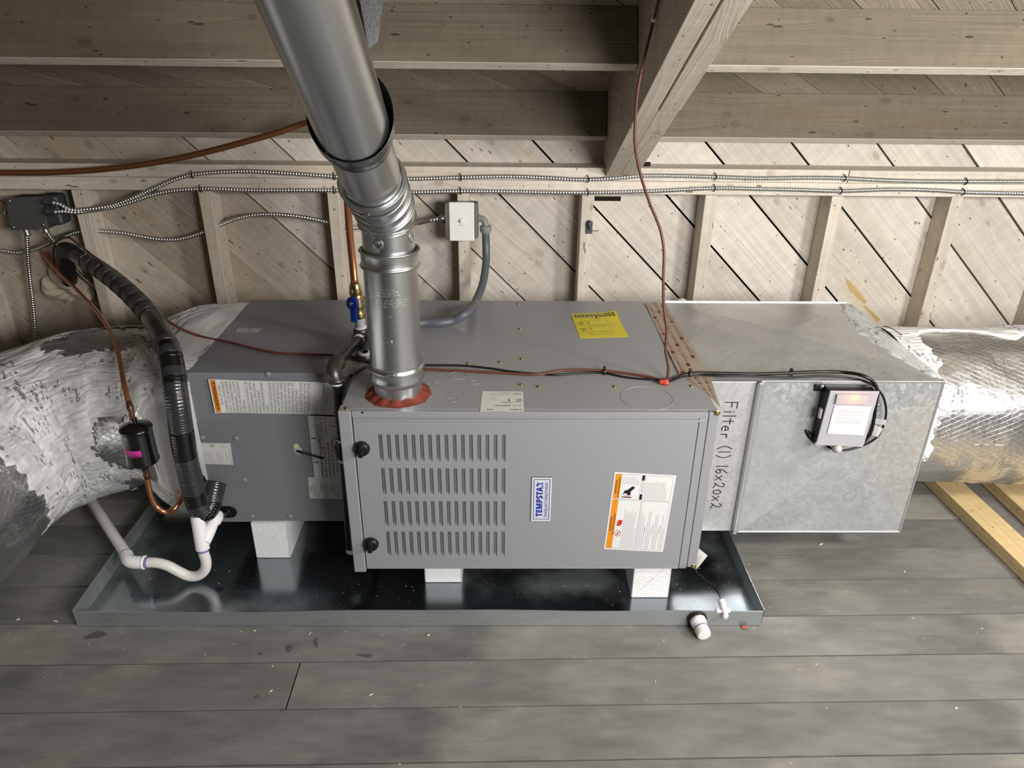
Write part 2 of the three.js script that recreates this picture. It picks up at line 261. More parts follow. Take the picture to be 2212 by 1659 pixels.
// ------------------------------------------------------------------ the room
const FY1 = 0.5688, FY0 = 0.1257, ZW = -1.09, ZP = -1.0;        // furnace top and bottom, sheathing face, stud face
const RX0 = -2.3, RX1 = 3.3, SL = THREE.MathUtils.degToRad(26.3), RD = V(0, Math.sin(SL), Math.cos(SL)), RN = V(0, -Math.cos(SL), Math.sin(SL));
const P0 = V(0, 0.8993, -1.0).addScaledVector(RN, -0.26);         // underside of the roof deck where it meets the wall line
const deckAt = (x, s, n = 0) => V(x, P0.y, P0.z).addScaledVector(RD, s).addScaledVector(RN, n);
{
  // floor: planks with open joints over a dark sub-floor, running very slightly off the wall line
  const f = struct('floor'), A = -0.013, line = (x, z) => V(x, 0, z + A * (x - 0.4));
  for (let k = -20; k < 13; k++) {
    const z1 = 0.4385 - 0.1328 * k, z0 = z1 - 0.1328, gap = 0.0011 + 0.0016 * ((k * 7 + 40) % 5) / 5, lift = -0.0012 * (((k * 5 + 60) % 4) / 4), m = M.floor[(k * 3 + 60) % 4];
    const cuts = k === 1 ? [RX0, -0.108, RX1] : [RX0, RX1];
    for (let i = 0; i + 1 < cuts.length; i++) {
      const a = cuts[i] + (i ? 0.0022 : 0), b = cuts[i + 1] - (i + 2 < cuts.length ? 0.0012 : 0), c = [line(a, z1 - gap), line(b, z1 - gap), line(b, z0 + gap), line(a, z0 + gap)];
      c.forEach((p) => { p.y = lift; }); part(f, 'plank', slab(c, 0.02, V(1, 0, A)), m);
    }
  }
  for (const [u, v, rx, rz, a] of [[207, 1372, 0.024, 0.011, 0.25], [625, 1400, 0.008, 0.011, 0.2], [683, 1388, 0.005, 0.016, 0.3], [563, 1412, 0.005, 0.004, 0], [611, 1534, 0.005, 0.004, 0], [555, 1505, 0.005, 0.004, 0], [790, 1416, 0.02, 0.005, -0.1]]) {
    const p = Y(u, v, 0.0004), g = turned([[0, 0.0003], [0.7, 0.0003], [1, 0]], V(0, 0, 0), V(0, 1, 0), 18), q = g.attributes.position; for (let i = 0; i < q.count; i++) { const t2 = Math.atan2(q.getZ(i), q.getX(i)), k = 1 + 0.16 * Math.sin(3 * t2 + u) + 0.08 * Math.sin(7 * t2); q.setX(i, q.getX(i) * k * rx); q.setZ(i, q.getZ(i) * k * rz); } g.computeVertexNormals(); g.rotateY(a); g.translate(p.x, p.y, p.z); part(f, 'scuff_stain', g, S({ color: 0x585653, roughness: 0.55 }), 'dark smudge');
  }
  part(f, 'subfloor', box(RX0 - 0.1, RX1 + 0.1, -0.12, -0.016, -1.35, 3.8, 0.002), M.under);

  // back wall: diagonal sheathing boards with gaps, black paper behind, studs and a doubled top plate
  const w = struct('wall_back'), yb = -0.02, yt = 1.2;
  for (let k = -12; k <= 14; k++) {
    const e0 = 0.455 + 0.2865 * k, e1 = e0 + 0.2865, g = (e) => (e < -0.45 ? 0.0011 : e < 0.3 ? 0.0042 : 0.0048), at = (e, y) => V(clamp(e + 0.715 - y, RX0, RX1), y, ZW);
    const a = e0 + g(e0), b = e1 - g(e1); if (b + 0.7 < RX0 || a - 0.5 > RX1) continue;
    const c = [at(a, yb), at(b, yb), at(b, yt), at(a, yt)]; c.forEach((p) => { p.z += 0.0012 * Math.sin(k * 2.3); });
    part(w, 'sheathing_board', slab(c, 0.019, V(1, -1, 0)), (e1 < -0.35 ? M.wallDark : M.wall)[(k + 24) % 4]);
  }
  // honey-coloured resin runs, and a dark open strip under the plate
  for (const l of [[[1826, 601], [1838, 610], [1872, 652], [1868, 656], [1836, 626]], [[1864, 660], [1870, 660], [1902, 690], [1896, 694]]]) { const s = new THREE.Shape(); l.forEach(([u, v], i) => { const p = Z(u, v, ZW + 0.0015); i ? s.lineTo(p.x, p.y) : s.moveTo(p.x, p.y); }); s.closePath(); const g = new THREE.ExtrudeGeometry(s, { depth: 0.0008, bevelEnabled: true, bevelThickness: 0.0006, bevelSize: 0.0012, bevelSegments: 2 }); g.translate(0, 0, ZW + 0.0008); part(w, 'resin_run', g, S({ color: 0xbba06e, roughness: 0.4 }), 'honey coloured resin run'); }
  part(w, 'open_gap', box(Z(1284, 430, ZW).x, Z(1341, 430, ZW).x, Z(1310, 434, ZW).y, Z(1310, 424, ZW).y, ZW - 0.004, ZW + 0.0022, 0.0008), M.black, 'dark open gap under the plate');
  part(w, 'building_paper', box(RX0 - 0.1, RX1 + 0.1, -0.1, 1.35, ZW - 0.12, ZW - 0.022, 0.002), M.black);
  for (const x of [-1.84, -1.43, -1.02, -0.611, -0.192, 0.233, 0.643, 1.05, 1.47, 1.87, 2.28, 2.69]) part(w, 'stud', box(x - 0.0195, x + 0.0195, 0.001, 0.841, ZP - 0.089, ZP, 0.002, 'y'), M.stud);
  part(w, 'top_plate', box(RX0, RX1, 0.842, 0.8835, ZP - 0.089, ZP, 0.002), M.plate);
  part(w, 'top_plate', box(RX0, 1.49, 0.884, 0.9255, ZP - 0.089, ZP - 0.001, 0.002), M.plate);
  part(w, 'top_plate', box(1.492, RX1, 0.884, 0.9245, ZP - 0.089, ZP + 0.0005, 0.002), M.plate);

  // roof: diagonal deck boards in view, plain deck beyond, and the slope behind the camera
  const c = struct('ceiling');
  for (let k = -13; k < 21; k++) {
    const e0 = 0.055 + 0.196 * k, e1 = e0 + 0.196, at = (e, s) => deckAt(clamp(e + 0.2 - s, RX0, RX1), s), g = 0.0014 + 0.0018 * ((k * 5 + 70) % 4) / 4;
    if (e1 + 0.3 < RX0 || e0 - 0.9 > RX1) continue;
    part(c, 'roof_board', slab([at(e0 + g, -0.06), at(e1 - g, -0.06), at(e1 - g, 1.0), at(e0 + g, 1.0)], 0.019, V(1, 0, 0).addScaledVector(RD, -1)), M.deck[(k + 30) % 3]);
  }
  const ridge = 3.0, far = (x, s) => { const p = deckAt(x, s); p.z = 2 * deckAt(0, ridge).z - p.z; return p; };
  part(c, 'roof_deck', slab([deckAt(RX0, 1.0), deckAt(RX1, 1.0), deckAt(RX1, ridge), deckAt(RX0, ridge)], 0.02, V(1, 0, 0)), M.deck[0]);
  part(c, 'roof_cover', slab([deckAt(RX0 - 0.1, -0.15, -0.021), deckAt(RX1 + 0.1, -0.15, -0.021), deckAt(RX1 + 0.1, ridge, -0.021), deckAt(RX0 - 0.1, ridge, -0.021)], 0.05, V(1, 0, 0)), M.black);
  part(c, 'roof_deck', slab([far(RX0 - 0.1, ridge), far(RX1 + 0.1, ridge), far(RX1 + 0.1, -0.1), far(RX0 - 0.1, -0.1)], 0.06, V(1, 0, 0)), M.deck[1]);
  // gable ends and the far knee wall
  const zr = deckAt(0, ridge).z, zf = 2 * zr - ZW, gable = (x, name) => {
    const s = new THREE.Shape(); s.moveTo(ZW - 0.1, -0.1); s.lineTo(zf + 0.1, -0.1); s.lineTo(zf + 0.1, 1.2); s.lineTo(zr, deckAt(0, ridge).y + 0.05); s.lineTo(ZW - 0.1, 1.18); s.closePath();
    const g = new THREE.ExtrudeGeometry(s, { depth: 0.1, bevelEnabled: false }); g.rotateY(-Math.PI / 2); g.translate(x, 0, 0);
    const o = new THREE.Mesh(boxUV(g, 'z'), M.beam2); o.name = name; o.userData = { kind: 'structure' }; scene.add(o);
  };
  gable(RX0, 'wall_left'); gable(RX1 + 0.1, 'wall_right');
  const o = new THREE.Mesh(box(RX0 - 0.1, RX1 + 0.1, -0.1, 1.25, zf, zf + 0.1), M.beam2); o.name = 'wall_front'; o.userData = { kind: 'structure' }; scene.add(o);
}
{
  // purlins between the rafters, and the doubled rafter itself
  const purlin = (s, x0, x1, mat, label) => {
    const t = thing('roof_purlin', label, 'beam', deckAt((x0 + x1) / 2, s, 0.1443));
    const g = new RoundedBoxGeometry(x1 - x0, 0.1443, 0.04, 1, 0.0025); g.translate((x0 + x1) / 2, -0.1443 / 2, -0.02); boxUV(g, 'x');
    const q = boxUV(g, 'x', rnd() * 4, rnd() * 4); q.applyMatrix4(new THREE.Matrix4().makeBasis(V(1, 0, 0), RN.clone().negate(), RD)); const d = deckAt(0, s); q.translate(0, d.y, d.z);
    part(t, 'beam', q, mat);
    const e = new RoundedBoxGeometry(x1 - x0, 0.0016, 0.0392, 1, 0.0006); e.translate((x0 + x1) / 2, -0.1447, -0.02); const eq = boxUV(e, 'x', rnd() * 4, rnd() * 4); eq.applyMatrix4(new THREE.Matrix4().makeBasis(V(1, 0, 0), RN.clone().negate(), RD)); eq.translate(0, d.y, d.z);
    part(t, 'brightened_edge', eq, M.plate, 'underside strip with its brightness put into the colour');  // pale strip puts the light on the underside into its colour
  };
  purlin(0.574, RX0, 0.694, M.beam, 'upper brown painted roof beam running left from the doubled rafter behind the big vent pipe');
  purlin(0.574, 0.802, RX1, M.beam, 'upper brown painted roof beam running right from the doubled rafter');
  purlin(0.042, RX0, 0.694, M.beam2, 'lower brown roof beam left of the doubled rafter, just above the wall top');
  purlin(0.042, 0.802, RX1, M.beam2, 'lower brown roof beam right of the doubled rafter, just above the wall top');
  const t = thing('roof_rafter', 'doubled beige rafter with a dark slot between its two planks, sloping up over the furnace', 'beam', V(0.748, 0.9255, -1.04));
  const plank = (x0, x1, n1, s0, s1, seedu) => {  // side outline in the roof section, the foot notched over the plate
    const a = deckAt(0, s0, n1), b = deckAt(0, s1, n1), c2 = deckAt(0, s1), e = deckAt(0, s0), sh = new THREE.Shape(), zf = -1.086, yf = P0.y + (zf - P0.z) * Math.tan(SL);
    sh.moveTo(a.z, a.y); sh.lineTo(b.z, b.y); sh.lineTo(c2.z, c2.y); if (s0 > 0.1) sh.lineTo(e.z, e.y); else { sh.lineTo(zf, yf); sh.lineTo(zf, 0.9268); sh.lineTo(-0.9985, 0.9268); } sh.closePath();
    const g = new THREE.ExtrudeGeometry(sh, { depth: x1 - x0 - 0.003, bevelEnabled: true, bevelThickness: 0.0015, bevelSize: 0.0015, bevelOffset: -0.0015, bevelSegments: 1 }); g.rotateY(-Math.PI / 2); g.translate(x1 - 0.0015, 0, 0);
    const q = g.index ? g.toNonIndexed() : g; return boxUV(q, 'z', seedu, seedu * 0.7);
  };
  part(t, 'plank', plank(0.696, 0.7425, 0.26, 0.003, 2.9, 0.4), M.rafter);
  part(t, 'plank', plank(0.7475, 0.7995, 0.26, 0.576, 2.9, 1.3), M.rafter);
  part(t, 'plank', plank(0.7455, 0.7985, 0.2565, 0.003, 0.5745, 2.3), M.rafter);
}

// ------------------------------------------------------------------ drain pan and foam blocks
const PX0 = -0.682, PX1 = 1.009, PZ1 = 0.064, PZ0 = -0.76;
{
  const t = thing('drain_pan', 'wide shallow galvanized metal drain pan under the furnace with a wavy front rim', 'drain pan', V(0.16, 0, -0.35));
  const base = box(PX0, PX1, 0.0012, 0.0032, PZ0, PZ1, 0.0005); { const p = base.attributes.position, uv = base.attributes.uv; for (let i = 0; i < p.count; i++) uv.setXY(i, (p.getX(i) - PX0) / (PX1 - PX0), (p.getZ(i) - PZ0) / (PZ1 - PZ0)); }
  part(t, 'pan_base', base, M.pan);
  const wave = (x) => 0.0475 + 0.0018 * Math.sin(x * 7.1 + 0.9) + 0.0012 * Math.sin(x * 15 + 2), bow = (x) => 0.003 * Math.sin((x - PX0) / (PX1 - PX0) * Math.PI * 2.4);
  const rim = (a, b, h, out) => {  // a sheet-metal wall with a folded hem
    const n = 60, pos = [], idx = [], prof = [[0, 0], [0, 1], [0.0022, 1.0], [0.0022, 0.9], [0.0012, 0.9], [0.0012, 0]];
    for (let i = 0; i <= n; i++) { const p = a.clone().lerp(b, i / n), H = h(p, i / n); for (const [o, y] of prof) { const q = p.clone().addScaledVector(out, o + (y * H > 0.01 ? bow(p.x) * y : 0)); pos.push(q.x, 0.0012 + y * H, q.z); } }
    const W = prof.length; for (let i = 0; i < n; i++) for (let j = 0; j < W; j++) { const k = i * W + j, l = i * W + (j + 1) % W; idx.push(k, k + W, l, l, k + W, l + W); }
    const g = new THREE.BufferGeometry(); g.setAttribute('position', new THREE.Float32BufferAttribute(pos, 3)); g.setIndex(idx); const q = g.toNonIndexed(); q.computeVertexNormals(); return boxUV(q, 'x');
  };
  part(t, 'rim', rim(V(PX1, 0, PZ1), V(PX0, 0, PZ1), (p) => wave(p.x), V(0, 0, 1)), M.panRim);
  part(t, 'rim', rim(V(PX0, 0, PZ1), V(PX0, 0, PZ0), (p, k) => 0.0475 + 0.002 * Math.sin(k * 8), V(-1, 0, 0)), M.panRim);
  part(t, 'rim', rim(V(PX1, 0, PZ0), V(PX1, 0, PZ1), (p, k) => 0.0475 + 0.002 * Math.sin(k * 6), V(1, 0, 0)), M.panRim);
  part(t, 'rim', rim(V(PX0, 0, PZ0), V(PX1, 0, PZ0), () => 0.048, V(0, 0, -1)), M.panRim);
  // drops of purple primer dried on the pan
  const drop = (u, v, rx, rz) => { const p = Y(u, v, 0.0034), g = turned([[0, 0.0006], [0.7, 0.0005], [1, 0]], V(0, 0, 0), V(0, 1, 0), 20); g.scale(rx, 1, rz); g.rotateY(0.5); g.translate(p.x, p.y, p.z); return g; };
  part(t, 'primer_spot', drop(474, 1273, 0.011, 0.008), S({ color: 0x1d1636, roughness: 0.4 }), 'dark purple dried drop');
  part(t, 'primer_spot', drop(335, 1290, 0.007, 0.005), S({ color: 0x2b2a3a, roughness: 0.4 }));
  part(t, 'primer_spot', drop(285, 1286, 0.004, 0.003), S({ color: 0x2b2a3a, roughness: 0.4 }));
}
{
  const block = (x0, x1, z1, depth, top, label) => {
    const t = thing('foam_block', label, 'foam block', V((x0 + x1) / 2, 0.0032, z1 - depth / 2), 'white foam blocks under the equipment');
    const g = new RoundedBoxGeometry(x1 - x0, top - 0.0034, depth, 4, 0.003); g.translate((x0 + x1) / 2, (top + 0.0034) / 2, z1 - depth / 2);
    const p = g.attributes.position, q = rng(Math.floor(1000 + x0 * 1000)); for (let i = 0; i < p.count; i++) p.setXYZ(i, p.getX(i) + 0.0008 * (q() - 0.5), p.getY(i), p.getZ(i) + 0.0006 * (q() - 0.5));
    part(t, 'block', boxUV(g, 'x', x0 * 3, x0), M.foam);
  };
  block(-0.318, -0.2235, -0.188, 0.3, 0.1235, 'white foam block under the coil cabinet, leftmost of the three in the pan');
  block(0.158, 0.2575, -0.088, 0.3, 0.1252, 'white foam block under the louvred end of the furnace, middle of the three');
  block(0.6995, 0.7965, -0.03, 0.3, 0.1252, 'white foam block under the furnace by the orange warning sticker, rightmost of the three');
}

// ------------------------------------------------------------------ furnace
{
  const t = thing('furnace', 'long grey horizontal furnace with louvred door, blue brand badge and warning sticker', 'furnace', V(0.42, FY0, -0.36));
  part(t, 'cabinet', box(0.001, 0.8455, FY0 + 0.001, FY1, -0.7242, -0.0125, 0.003), M.paint);
  part(t, 'top_panel', box(0.0, 0.8455, FY1 - 0.001, FY1 + 0.0012, -0.7242, -0.011, 0.001), M.paint);
  part(t, 'inner_shade', box(0.07, 0.40, FY0 + 0.02, FY1 - 0.035, -0.0124, -0.0115, 0.0003), M.openingDark);  // black sheet that paints the shade seen through the louvre slits
  // door with pressed louvres
  const dx0 = 0.0285, dx1 = 0.803, dy0 = FY0 + 0.003, dy1 = FY1 - 0.0265, sh = new THREE.Shape();
  const rr = (s, x0, y0, x1, y1, r) => { s.moveTo(x0 + r, y0); s.lineTo(x1 - r, y0); s.absarc(x1 - r, y0 + r, r, -Math.PI / 2, 0); s.lineTo(x1, y1 - r); s.absarc(x1 - r, y1 - r, r, 0, Math.PI / 2); s.lineTo(x0 + r, y1); s.absarc(x0 + r, y1 - r, r, Math.PI / 2, Math.PI); s.lineTo(x0, y0 + r); s.absarc(x0 + r, y0 + r, r, Math.PI, 1.5 * Math.PI); };
  rr(sh, dx0, dy0, dx1, dy1, 0.002);
  const rows = [[938, 997], [1011, 1069], [1082, 1137], [1148, 1201]], LW = 0.0092, slots = [];
  for (const [a, b] of rows) {
    const ya = Z(940, a, 0).y, yb = Z(940, b, 0).y;
    for (let i = 0; i < 16; i++) { const x = 0.0815 + (0.3605 - 0.0815) * i / 15; slots.push([x, yb, ya]); const h = new THREE.Path(); rr(h, x, yb, x + LW, ya, 0.0035); sh.holes.push(h); }
  }
  const dg = new THREE.ExtrudeGeometry(sh, { depth: 0.0016, bevelEnabled: true, bevelThickness: 0.0006, bevelSize: 0.0006, bevelSegments: 2, curveSegments: 5 }); dg.translate(0, 0, -0.0022);
  const door = part(t, 'door', boxUV(dg, 'x'), M.paint);
  const lg = (() => {  // tongue pressed inward: flush on its right, deep on its left
    const n = 6, m = 12, H = slots[0][2] - slots[0][1], pos = [], idx = [];
    for (let j = 0; j <= m; j++) for (let i = 0; i <= n; i++) { const u = i / n, v = j / m, e = Math.min(1, Math.sin(Math.PI * clamp(v * 0.5 / 0.09, 0, 0.5)) , Math.sin(Math.PI * clamp((1 - v) * 0.5 / 0.09, 0, 0.5))), d = 0.0050 * (1 - u) ** 0.9 * e; pos.push(0.0010 + u * (LW - 0.0008), (v - 0.5) * H, -0.0016 - d); }
    for (let j = 0; j < m; j++) for (let i = 0; i < n; i++) { const a = j * (n + 1) + i; idx.push(a, a + 1, a + n + 1, a + 1, a + n + 2, a + n + 1); }
    const g = new THREE.BufferGeometry(); g.setAttribute('position', new THREE.Float32BufferAttribute(pos, 3)); g.setIndex(idx); g.computeVertexNormals(); return boxUV(g, 'y');
  })();
  for (const [x, y0, y1] of slots) { const m = part(door, 'louvre', lg, M.paint); m.position.set(x, (y0 + y1) / 2, 0); m.scale.y = (y1 - y0) / (slots[0][2] - slots[0][1]); }
  // rail along the top of the door, corner posts
  const railY = FY1 - 0.0005;
  part(t, 'top_rail', merge([box(0.0265, 0.8235, railY - 0.0125, railY + 0.001, -0.012, 0.0015, 0.0012), box(0.0275, 0.822, railY - 0.0185, railY - 0.0128, -0.012, -0.0006, 0.001), box(0.0275, 0.822, railY - 0.0250, railY - 0.0188, -0.012, 0.0016, 0.0018)]), M.paint);
  part(t, 'side_post', box(-0.0035, 0.0255, FY0 - 0.0095, FY1 + 0.001, -0.03, 0.0032, 0.0028, 'y', 2), M.paint);
  part(t, 'side_post', merge([box(0.8045, 0.8235, FY0 + 0.001, FY1 - 0.004, -0.03, 0.0012, 0.0012, 'y'), box(0.824, 0.8475, FY0 + 0.006, FY1 + 0.001, -0.03, 0.0026, 0.0022, 'y', 2)]), M.paint);
  part(t, 'bottom_lip', box(0.0285, 0.803, FY0 - 0.0005, FY0 + 0.0028, -0.012, 0.0006, 0.0012), M.paint);
  // quarter-turn latches
  for (const [u, v] of [[782, 968], [802, 1174]]) {
    const p = Z(u, v, 0.003), k = part(door, 'latch_knob', turned([[0, 0.013], [0.013, 0.0125], [0.0165, 0.010], [0.0185, 0.004], [0.0185, 0.0005]], p, V(0, 0, 1), 28), M.rubber, 'black round quarter-turn latch');
    const g = new RoundedBoxGeometry(0.011, 0.030, 0.011, 2, 0.003); g.rotateZ(-0.12); g.translate(p.x, p.y, p.z + 0.0155); part(k, 'grip', boxUV(g, 'y'), M.rubber);
  }
  // brand badge: a raised plate, reading bottom to top
  const badge = [Z(1149, 1019, 0), Z(1195, 1019, 0), Z(1190, 1134, 0), Z(1144, 1134, 0)], bc = badge.reduce((a, b) => a.add(b), V(0, 0, 0)).multiplyScalar(0.25), bw = 0.0465, bh = 0.1235;
  const bmap = print(1000, 376, (x, w, h) => {
    fillBg(x, w, h, '#f4f4f8'); x.fillStyle = '#dfe2f0'; x.fillRect(34, 30, w - 68, h - 60); x.strokeStyle = '#1c2f7d'; x.lineWidth = 14; x.strokeRect(40, 36, w - 80, h - 72);
    x.fillStyle = '#1434ad'; x.font = 'bold 158px sans-serif'; x.textAlign = 'center'; x.save(); x.translate(w / 2 - 6, 206); x.scale(1, 1.02); x.fillText('TEMPSTAR', 0, 0, 800); x.lineWidth = 9; x.strokeStyle = '#1434ad'; x.strokeText('TEMPSTAR', 0, 0, 800); x.restore();
    x.fillStyle = '#dfe2f0'; x.beginPath(); for (let i = 0; i < 10; i++) { const r = i % 2 ? 22 : 58, a = -Math.PI / 2 + i * Math.PI / 5 + 0.12; x.lineTo(812 + r * Math.cos(a), 158 + r * Math.sin(a)); } x.fill();
    x.fillStyle = '#1c2f7d'; x.font = '34px sans-serif'; x.fillText('®', 902, 112); x.fillStyle = '#15151c'; x.font = 'bold 84px serif'; x.fillText('Heating and Cooling Products', w / 2 - 8, 300, 800);
  }, 1);
  const bs = new THREE.Shape(); rr(bs, -bw / 2, -bh / 2, bw / 2, bh / 2, 0.0025); const bg = new THREE.ExtrudeGeometry(bs, { depth: 0.002, bevelEnabled: true, bevelThickness: 0.0006, bevelSize: 0.0006, bevelSegments: 2 });
  bg.translate(bc.x, bc.y, 0.0002);
  const badgeM = part(door, 'brand_badge', boxUV(bg, 'y'), S({ color: 0x3a3a44, roughness: 0.4 }), 'white badge with blue lettering');
  part(badgeM, 'badge_face', sheet([V(bc.x - bw / 2, bc.y + bh / 2, 0.0028), V(bc.x + bw / 2, bc.y + bh / 2, 0.0028), V(bc.x + bw / 2, bc.y - bh / 2, 0.0028), V(bc.x - bw / 2, bc.y - bh / 2, 0.0028)], 0.0004), paper(bmap, { roughness: 0.25 }));
  // warning sticker, reading bottom to top
  const warn = print(1000, 780, (x, w, h) => {
    fillBg(x, w, h, '#f6f6f6'); x.strokeStyle = '#777'; x.lineWidth = 3; const R = (a, b, c, d) => x.strokeRect(a, b, c, d);
    R(20, 20, 640, 370); R(672, 20, 308, 330); R(20, 400, 640, 350); R(672, 400, 308, 350);
    x.fillStyle = '#ff9f1e'; x.fillRect(22, 22, 636, 76); x.fillRect(674, 22, 304, 76); x.fillStyle = '#222'; x.fillRect(22, 58, 636, 2); x.fillRect(674, 58, 304, 2);
    x.fillStyle = '#1a1206'; x.font = 'bold 33px sans-serif'; x.textAlign = 'center'; x.fillText('WARNING', 360, 52); x.fillText('AVERTISSEMENT', 360, 92); x.fillText('WARNING', 830, 52, 150); x.fillText('AVERTISSEMENT', 830, 92, 220);
    tri(x, 262, 42, 13); tri(x, 212, 82, 13); tri(x, 742, 42, 12); tri(x, 702, 82, 12);
    x.fillStyle = '#d8352f'; x.beginPath(); x.moveTo(320, 150); x.quadraticCurveTo(330, 190, 400, 186); x.lineTo(398, 116); x.lineTo(378, 140); x.lineTo(372, 104); x.lineTo(350, 136); x.lineTo(340, 110); x.lineTo(322, 124); x.fill();
    x.strokeStyle = '#c92a2a'; x.lineWidth = 7; x.beginPath(); x.arc(222, 148, 36, 0, 6.3); x.moveTo(198, 122); x.lineTo(248, 174); x.stroke(); x.fillStyle = '#1b1b1b'; x.fillRect(204, 140, 32, 12);
    lines(x, 34, 212, 600, 8, 22, 17, '#3a3a44', 4); lines(x, 34, 424, 600, 4, 22, 17, '#3a3a44', 5); words(x, ['WARNING'], 250, 500, 0, '18px sans-serif', '#333'); lines(x, 34, 524, 600, 3, 22, 17, '#3a3a44', 6); words(x, ['AVERTISSEMENT'], 230, 596, 0, '18px sans-serif', '#333'); lines(x, 34, 620, 600, 3, 22, 17, '#3a3a44', 7); words(x, ['ADVERTENCIA'], 240, 690, 0, '18px sans-serif', '#333'); lines(x, 34, 712, 600, 2, 22, 17, '#3a3a44', 8);
    x.fillStyle = '#111'; x.fillRect(690, 128, 12, 130); x.beginPath(); x.moveTo(716, 226); x.lineTo(748, 170); x.lineTo(730, 146); x.lineTo(742, 140); x.lineTo(764, 156); x.lineTo(776, 148); x.lineTo(790, 196); x.lineTo(840, 250); x.lineTo(822, 286); x.lineTo(770, 236); x.lineTo(732, 238); x.fill();
    x.fillStyle = '#f2a3a0'; x.beginPath(); x.moveTo(704, 150); x.lineTo(730, 186); x.lineTo(704, 250); x.fill();
    lines(x, 860, 124, 110, 10, 22, 15, '#44404a', 9); x.fillStyle = '#111'; x.fillRect(674, 356, 70, 34); x.fillRect(915, 356, 65, 34); words(x, ['OPERATION'], 770, 384, 0, '26px sans-serif', '#333'); lines(x, 684, 424, 280, 13, 22, 17, '#3a3a44', 10);
  }, 1);
  const wc = [Z(1328, 1019.5, 0), Z(1461, 1027, 0), Z(1432, 1192, 0), Z(1304.5, 1186, 0)]; part(door, 'warning_sticker', sheet(wc, 0.0006), paper(warn, { roughness: 0.45 }), 'white warning sticker with orange bands');
  // rating label on the top, read from behind
  const rate = print(800, 360, (x, w, h) => {
    fillBg(x, w, h, '#e9e8e2'); x.translate(w, h); x.rotate(Math.PI);
    words(x, ['Model Number', 'Serial Number'], 40, 110, 60, '26px sans-serif', '#3a3a3a'); words(x, ['NXXMSN0701714A2', 'A251011271'], 240, 110, 60, 'bold 32px sans-serif', '#16161c'); words(x, ['ICP'], 40, 70 + 150, 0, 'bold 60px sans-serif', '#222'); words(x, ['N'], 250, 220, 0, 'bold 60px sans-serif', '#111');
    words(x, ['BA001 - 10'], 540, 230, 0, '24px sans-serif', '#222'); x.fillStyle = '#888'; x.fillRect(20, 286, 760, 3); words(x, ['DURABLE'], 40, 330, 0, 'bold 34px sans-serif', '#1d2a5a'); lines(x, 260, 320, 470, 2, 22, 20, '#444', 4); x.fillStyle = '#222'; x.font = 'bold 34px sans-serif'; x.fillText('VB 1408/50-10', 40, 42); x.fillText('N-60CR', 560, 42);
  });
  part(t, 'rating_label', sheet([Y(1042, 845.5, FY1 + 0.0012), Y(1129.5, 846, FY1 + 0.0012), Y(1132, 889, FY1 + 0.0012), Y(1037, 889, FY1 + 0.0012)], 0.0005), paper(rate), 'white rating label');
  // yellow energy label
  const eg = print(900, 1000, (x, w, h) => {
    fillBg(x, w, h, '#efdf1c'); x.fillStyle = '#14120a'; x.font = 'bold 190px sans-serif'; x.textAlign = 'center'; x.lineWidth = 8; x.strokeStyle = '#14120a'; x.fillText('ENERGYGUIDE', w / 2, 185, 830); x.strokeText('ENERGYGUIDE', w / 2, 185, 830); x.beginPath(); x.moveTo(440, 130); x.lineTo(500, 130); x.lineTo(480, 200); x.lineTo(520, 235); x.lineTo(410, 235); x.lineTo(458, 200); x.fill();
    x.font = '40px sans-serif'; x.fillText('Efficiency Rating (AFUE)*', 330, 320); x.font = 'bold 110px monospace'; x.textAlign = 'left'; x.fillText('80.0', 70, 440, 230); x.fillText('80.0', 70, 690, 230);
    x.lineWidth = 6; x.strokeStyle = '#3a3508'; x.strokeRect(40, 240, 610, 640); x.fillRect(90, 490, 540, 8); x.fillRect(90, 750, 540, 8); x.beginPath(); x.moveTo(90, 450); x.lineTo(140, 450); x.lineTo(115, 490); x.fill(); x.beginPath(); x.moveTo(90, 705); x.lineTo(140, 705); x.lineTo(115, 748); x.fill();
    x.font = '34px sans-serif'; x.fillText('Least efficient', 80, 545); x.fillText('Most efficient', 430, 545); x.font = 'bold 36px sans-serif'; x.fillText('Nonweatherized', 250, 580); x.font = '34px sans-serif'; x.fillText('Least efficient', 80, 805); x.fillText('Most efficient', 430, 805); x.fillText('Gas Furnace AFUE', 220, 850); lines(x, 672, 480, 190, 3, 36, 28, '#4a4410', 4);
  });
  part(t, 'energy_label', sheet([Y(1234, 678, FY1 + 0.0015), Y(1329, 675, FY1 + 0.0015), Y(1358, 728, FY1 + 0.0015), Y(1253, 731, FY1 + 0.0015)], 0.0005, (u, v) => 0.0012 * Math.exp(-((v - 0.2) ** 2) / 0.004) + 0.006 * Math.max(0, u - 0.6) * Math.max(0, 0.3 - v) / 0.12), paper(eg, { roughness: 0.4 }), 'yellow energy label');
  // knock-outs: shallow pressed circles
  const ko = (u, v, r) => turned([[r, 0], [r, 0.0006], [r - 0.0008, 0.0012], [r - 0.0016, 0.0006], [r - 0.0016, 0]], Y(u, v, FY1 + 0.0010), V(0, 1, 0), 48);
  part(t, 'knockout', ko(1397, 860, 0.0605), M.paint, 'large pressed circle'); part(t, 'knockout', ko(987, 812, 0.022), M.paint); part(t, 'knockout', ko(1025, 826, 0.0115), M.paint); part(t, 'knockout', ko(978, 864, 0.012), M.paint); part(t, 'knockout', ko(942, 825, 0.007), M.paint);
  for (const [u, v] of [[749, 883], [1126, 832], [1164, 836], [1328, 836], [1494, 835], [1123, 711], [1127, 776], [1081, 783], [1120, 657], [1012, 786]]) part(t, 'screw', screw(Y(u, v, FY1 + 0.001), V(0, 1, 0), 0.0036), M.zincYellow);
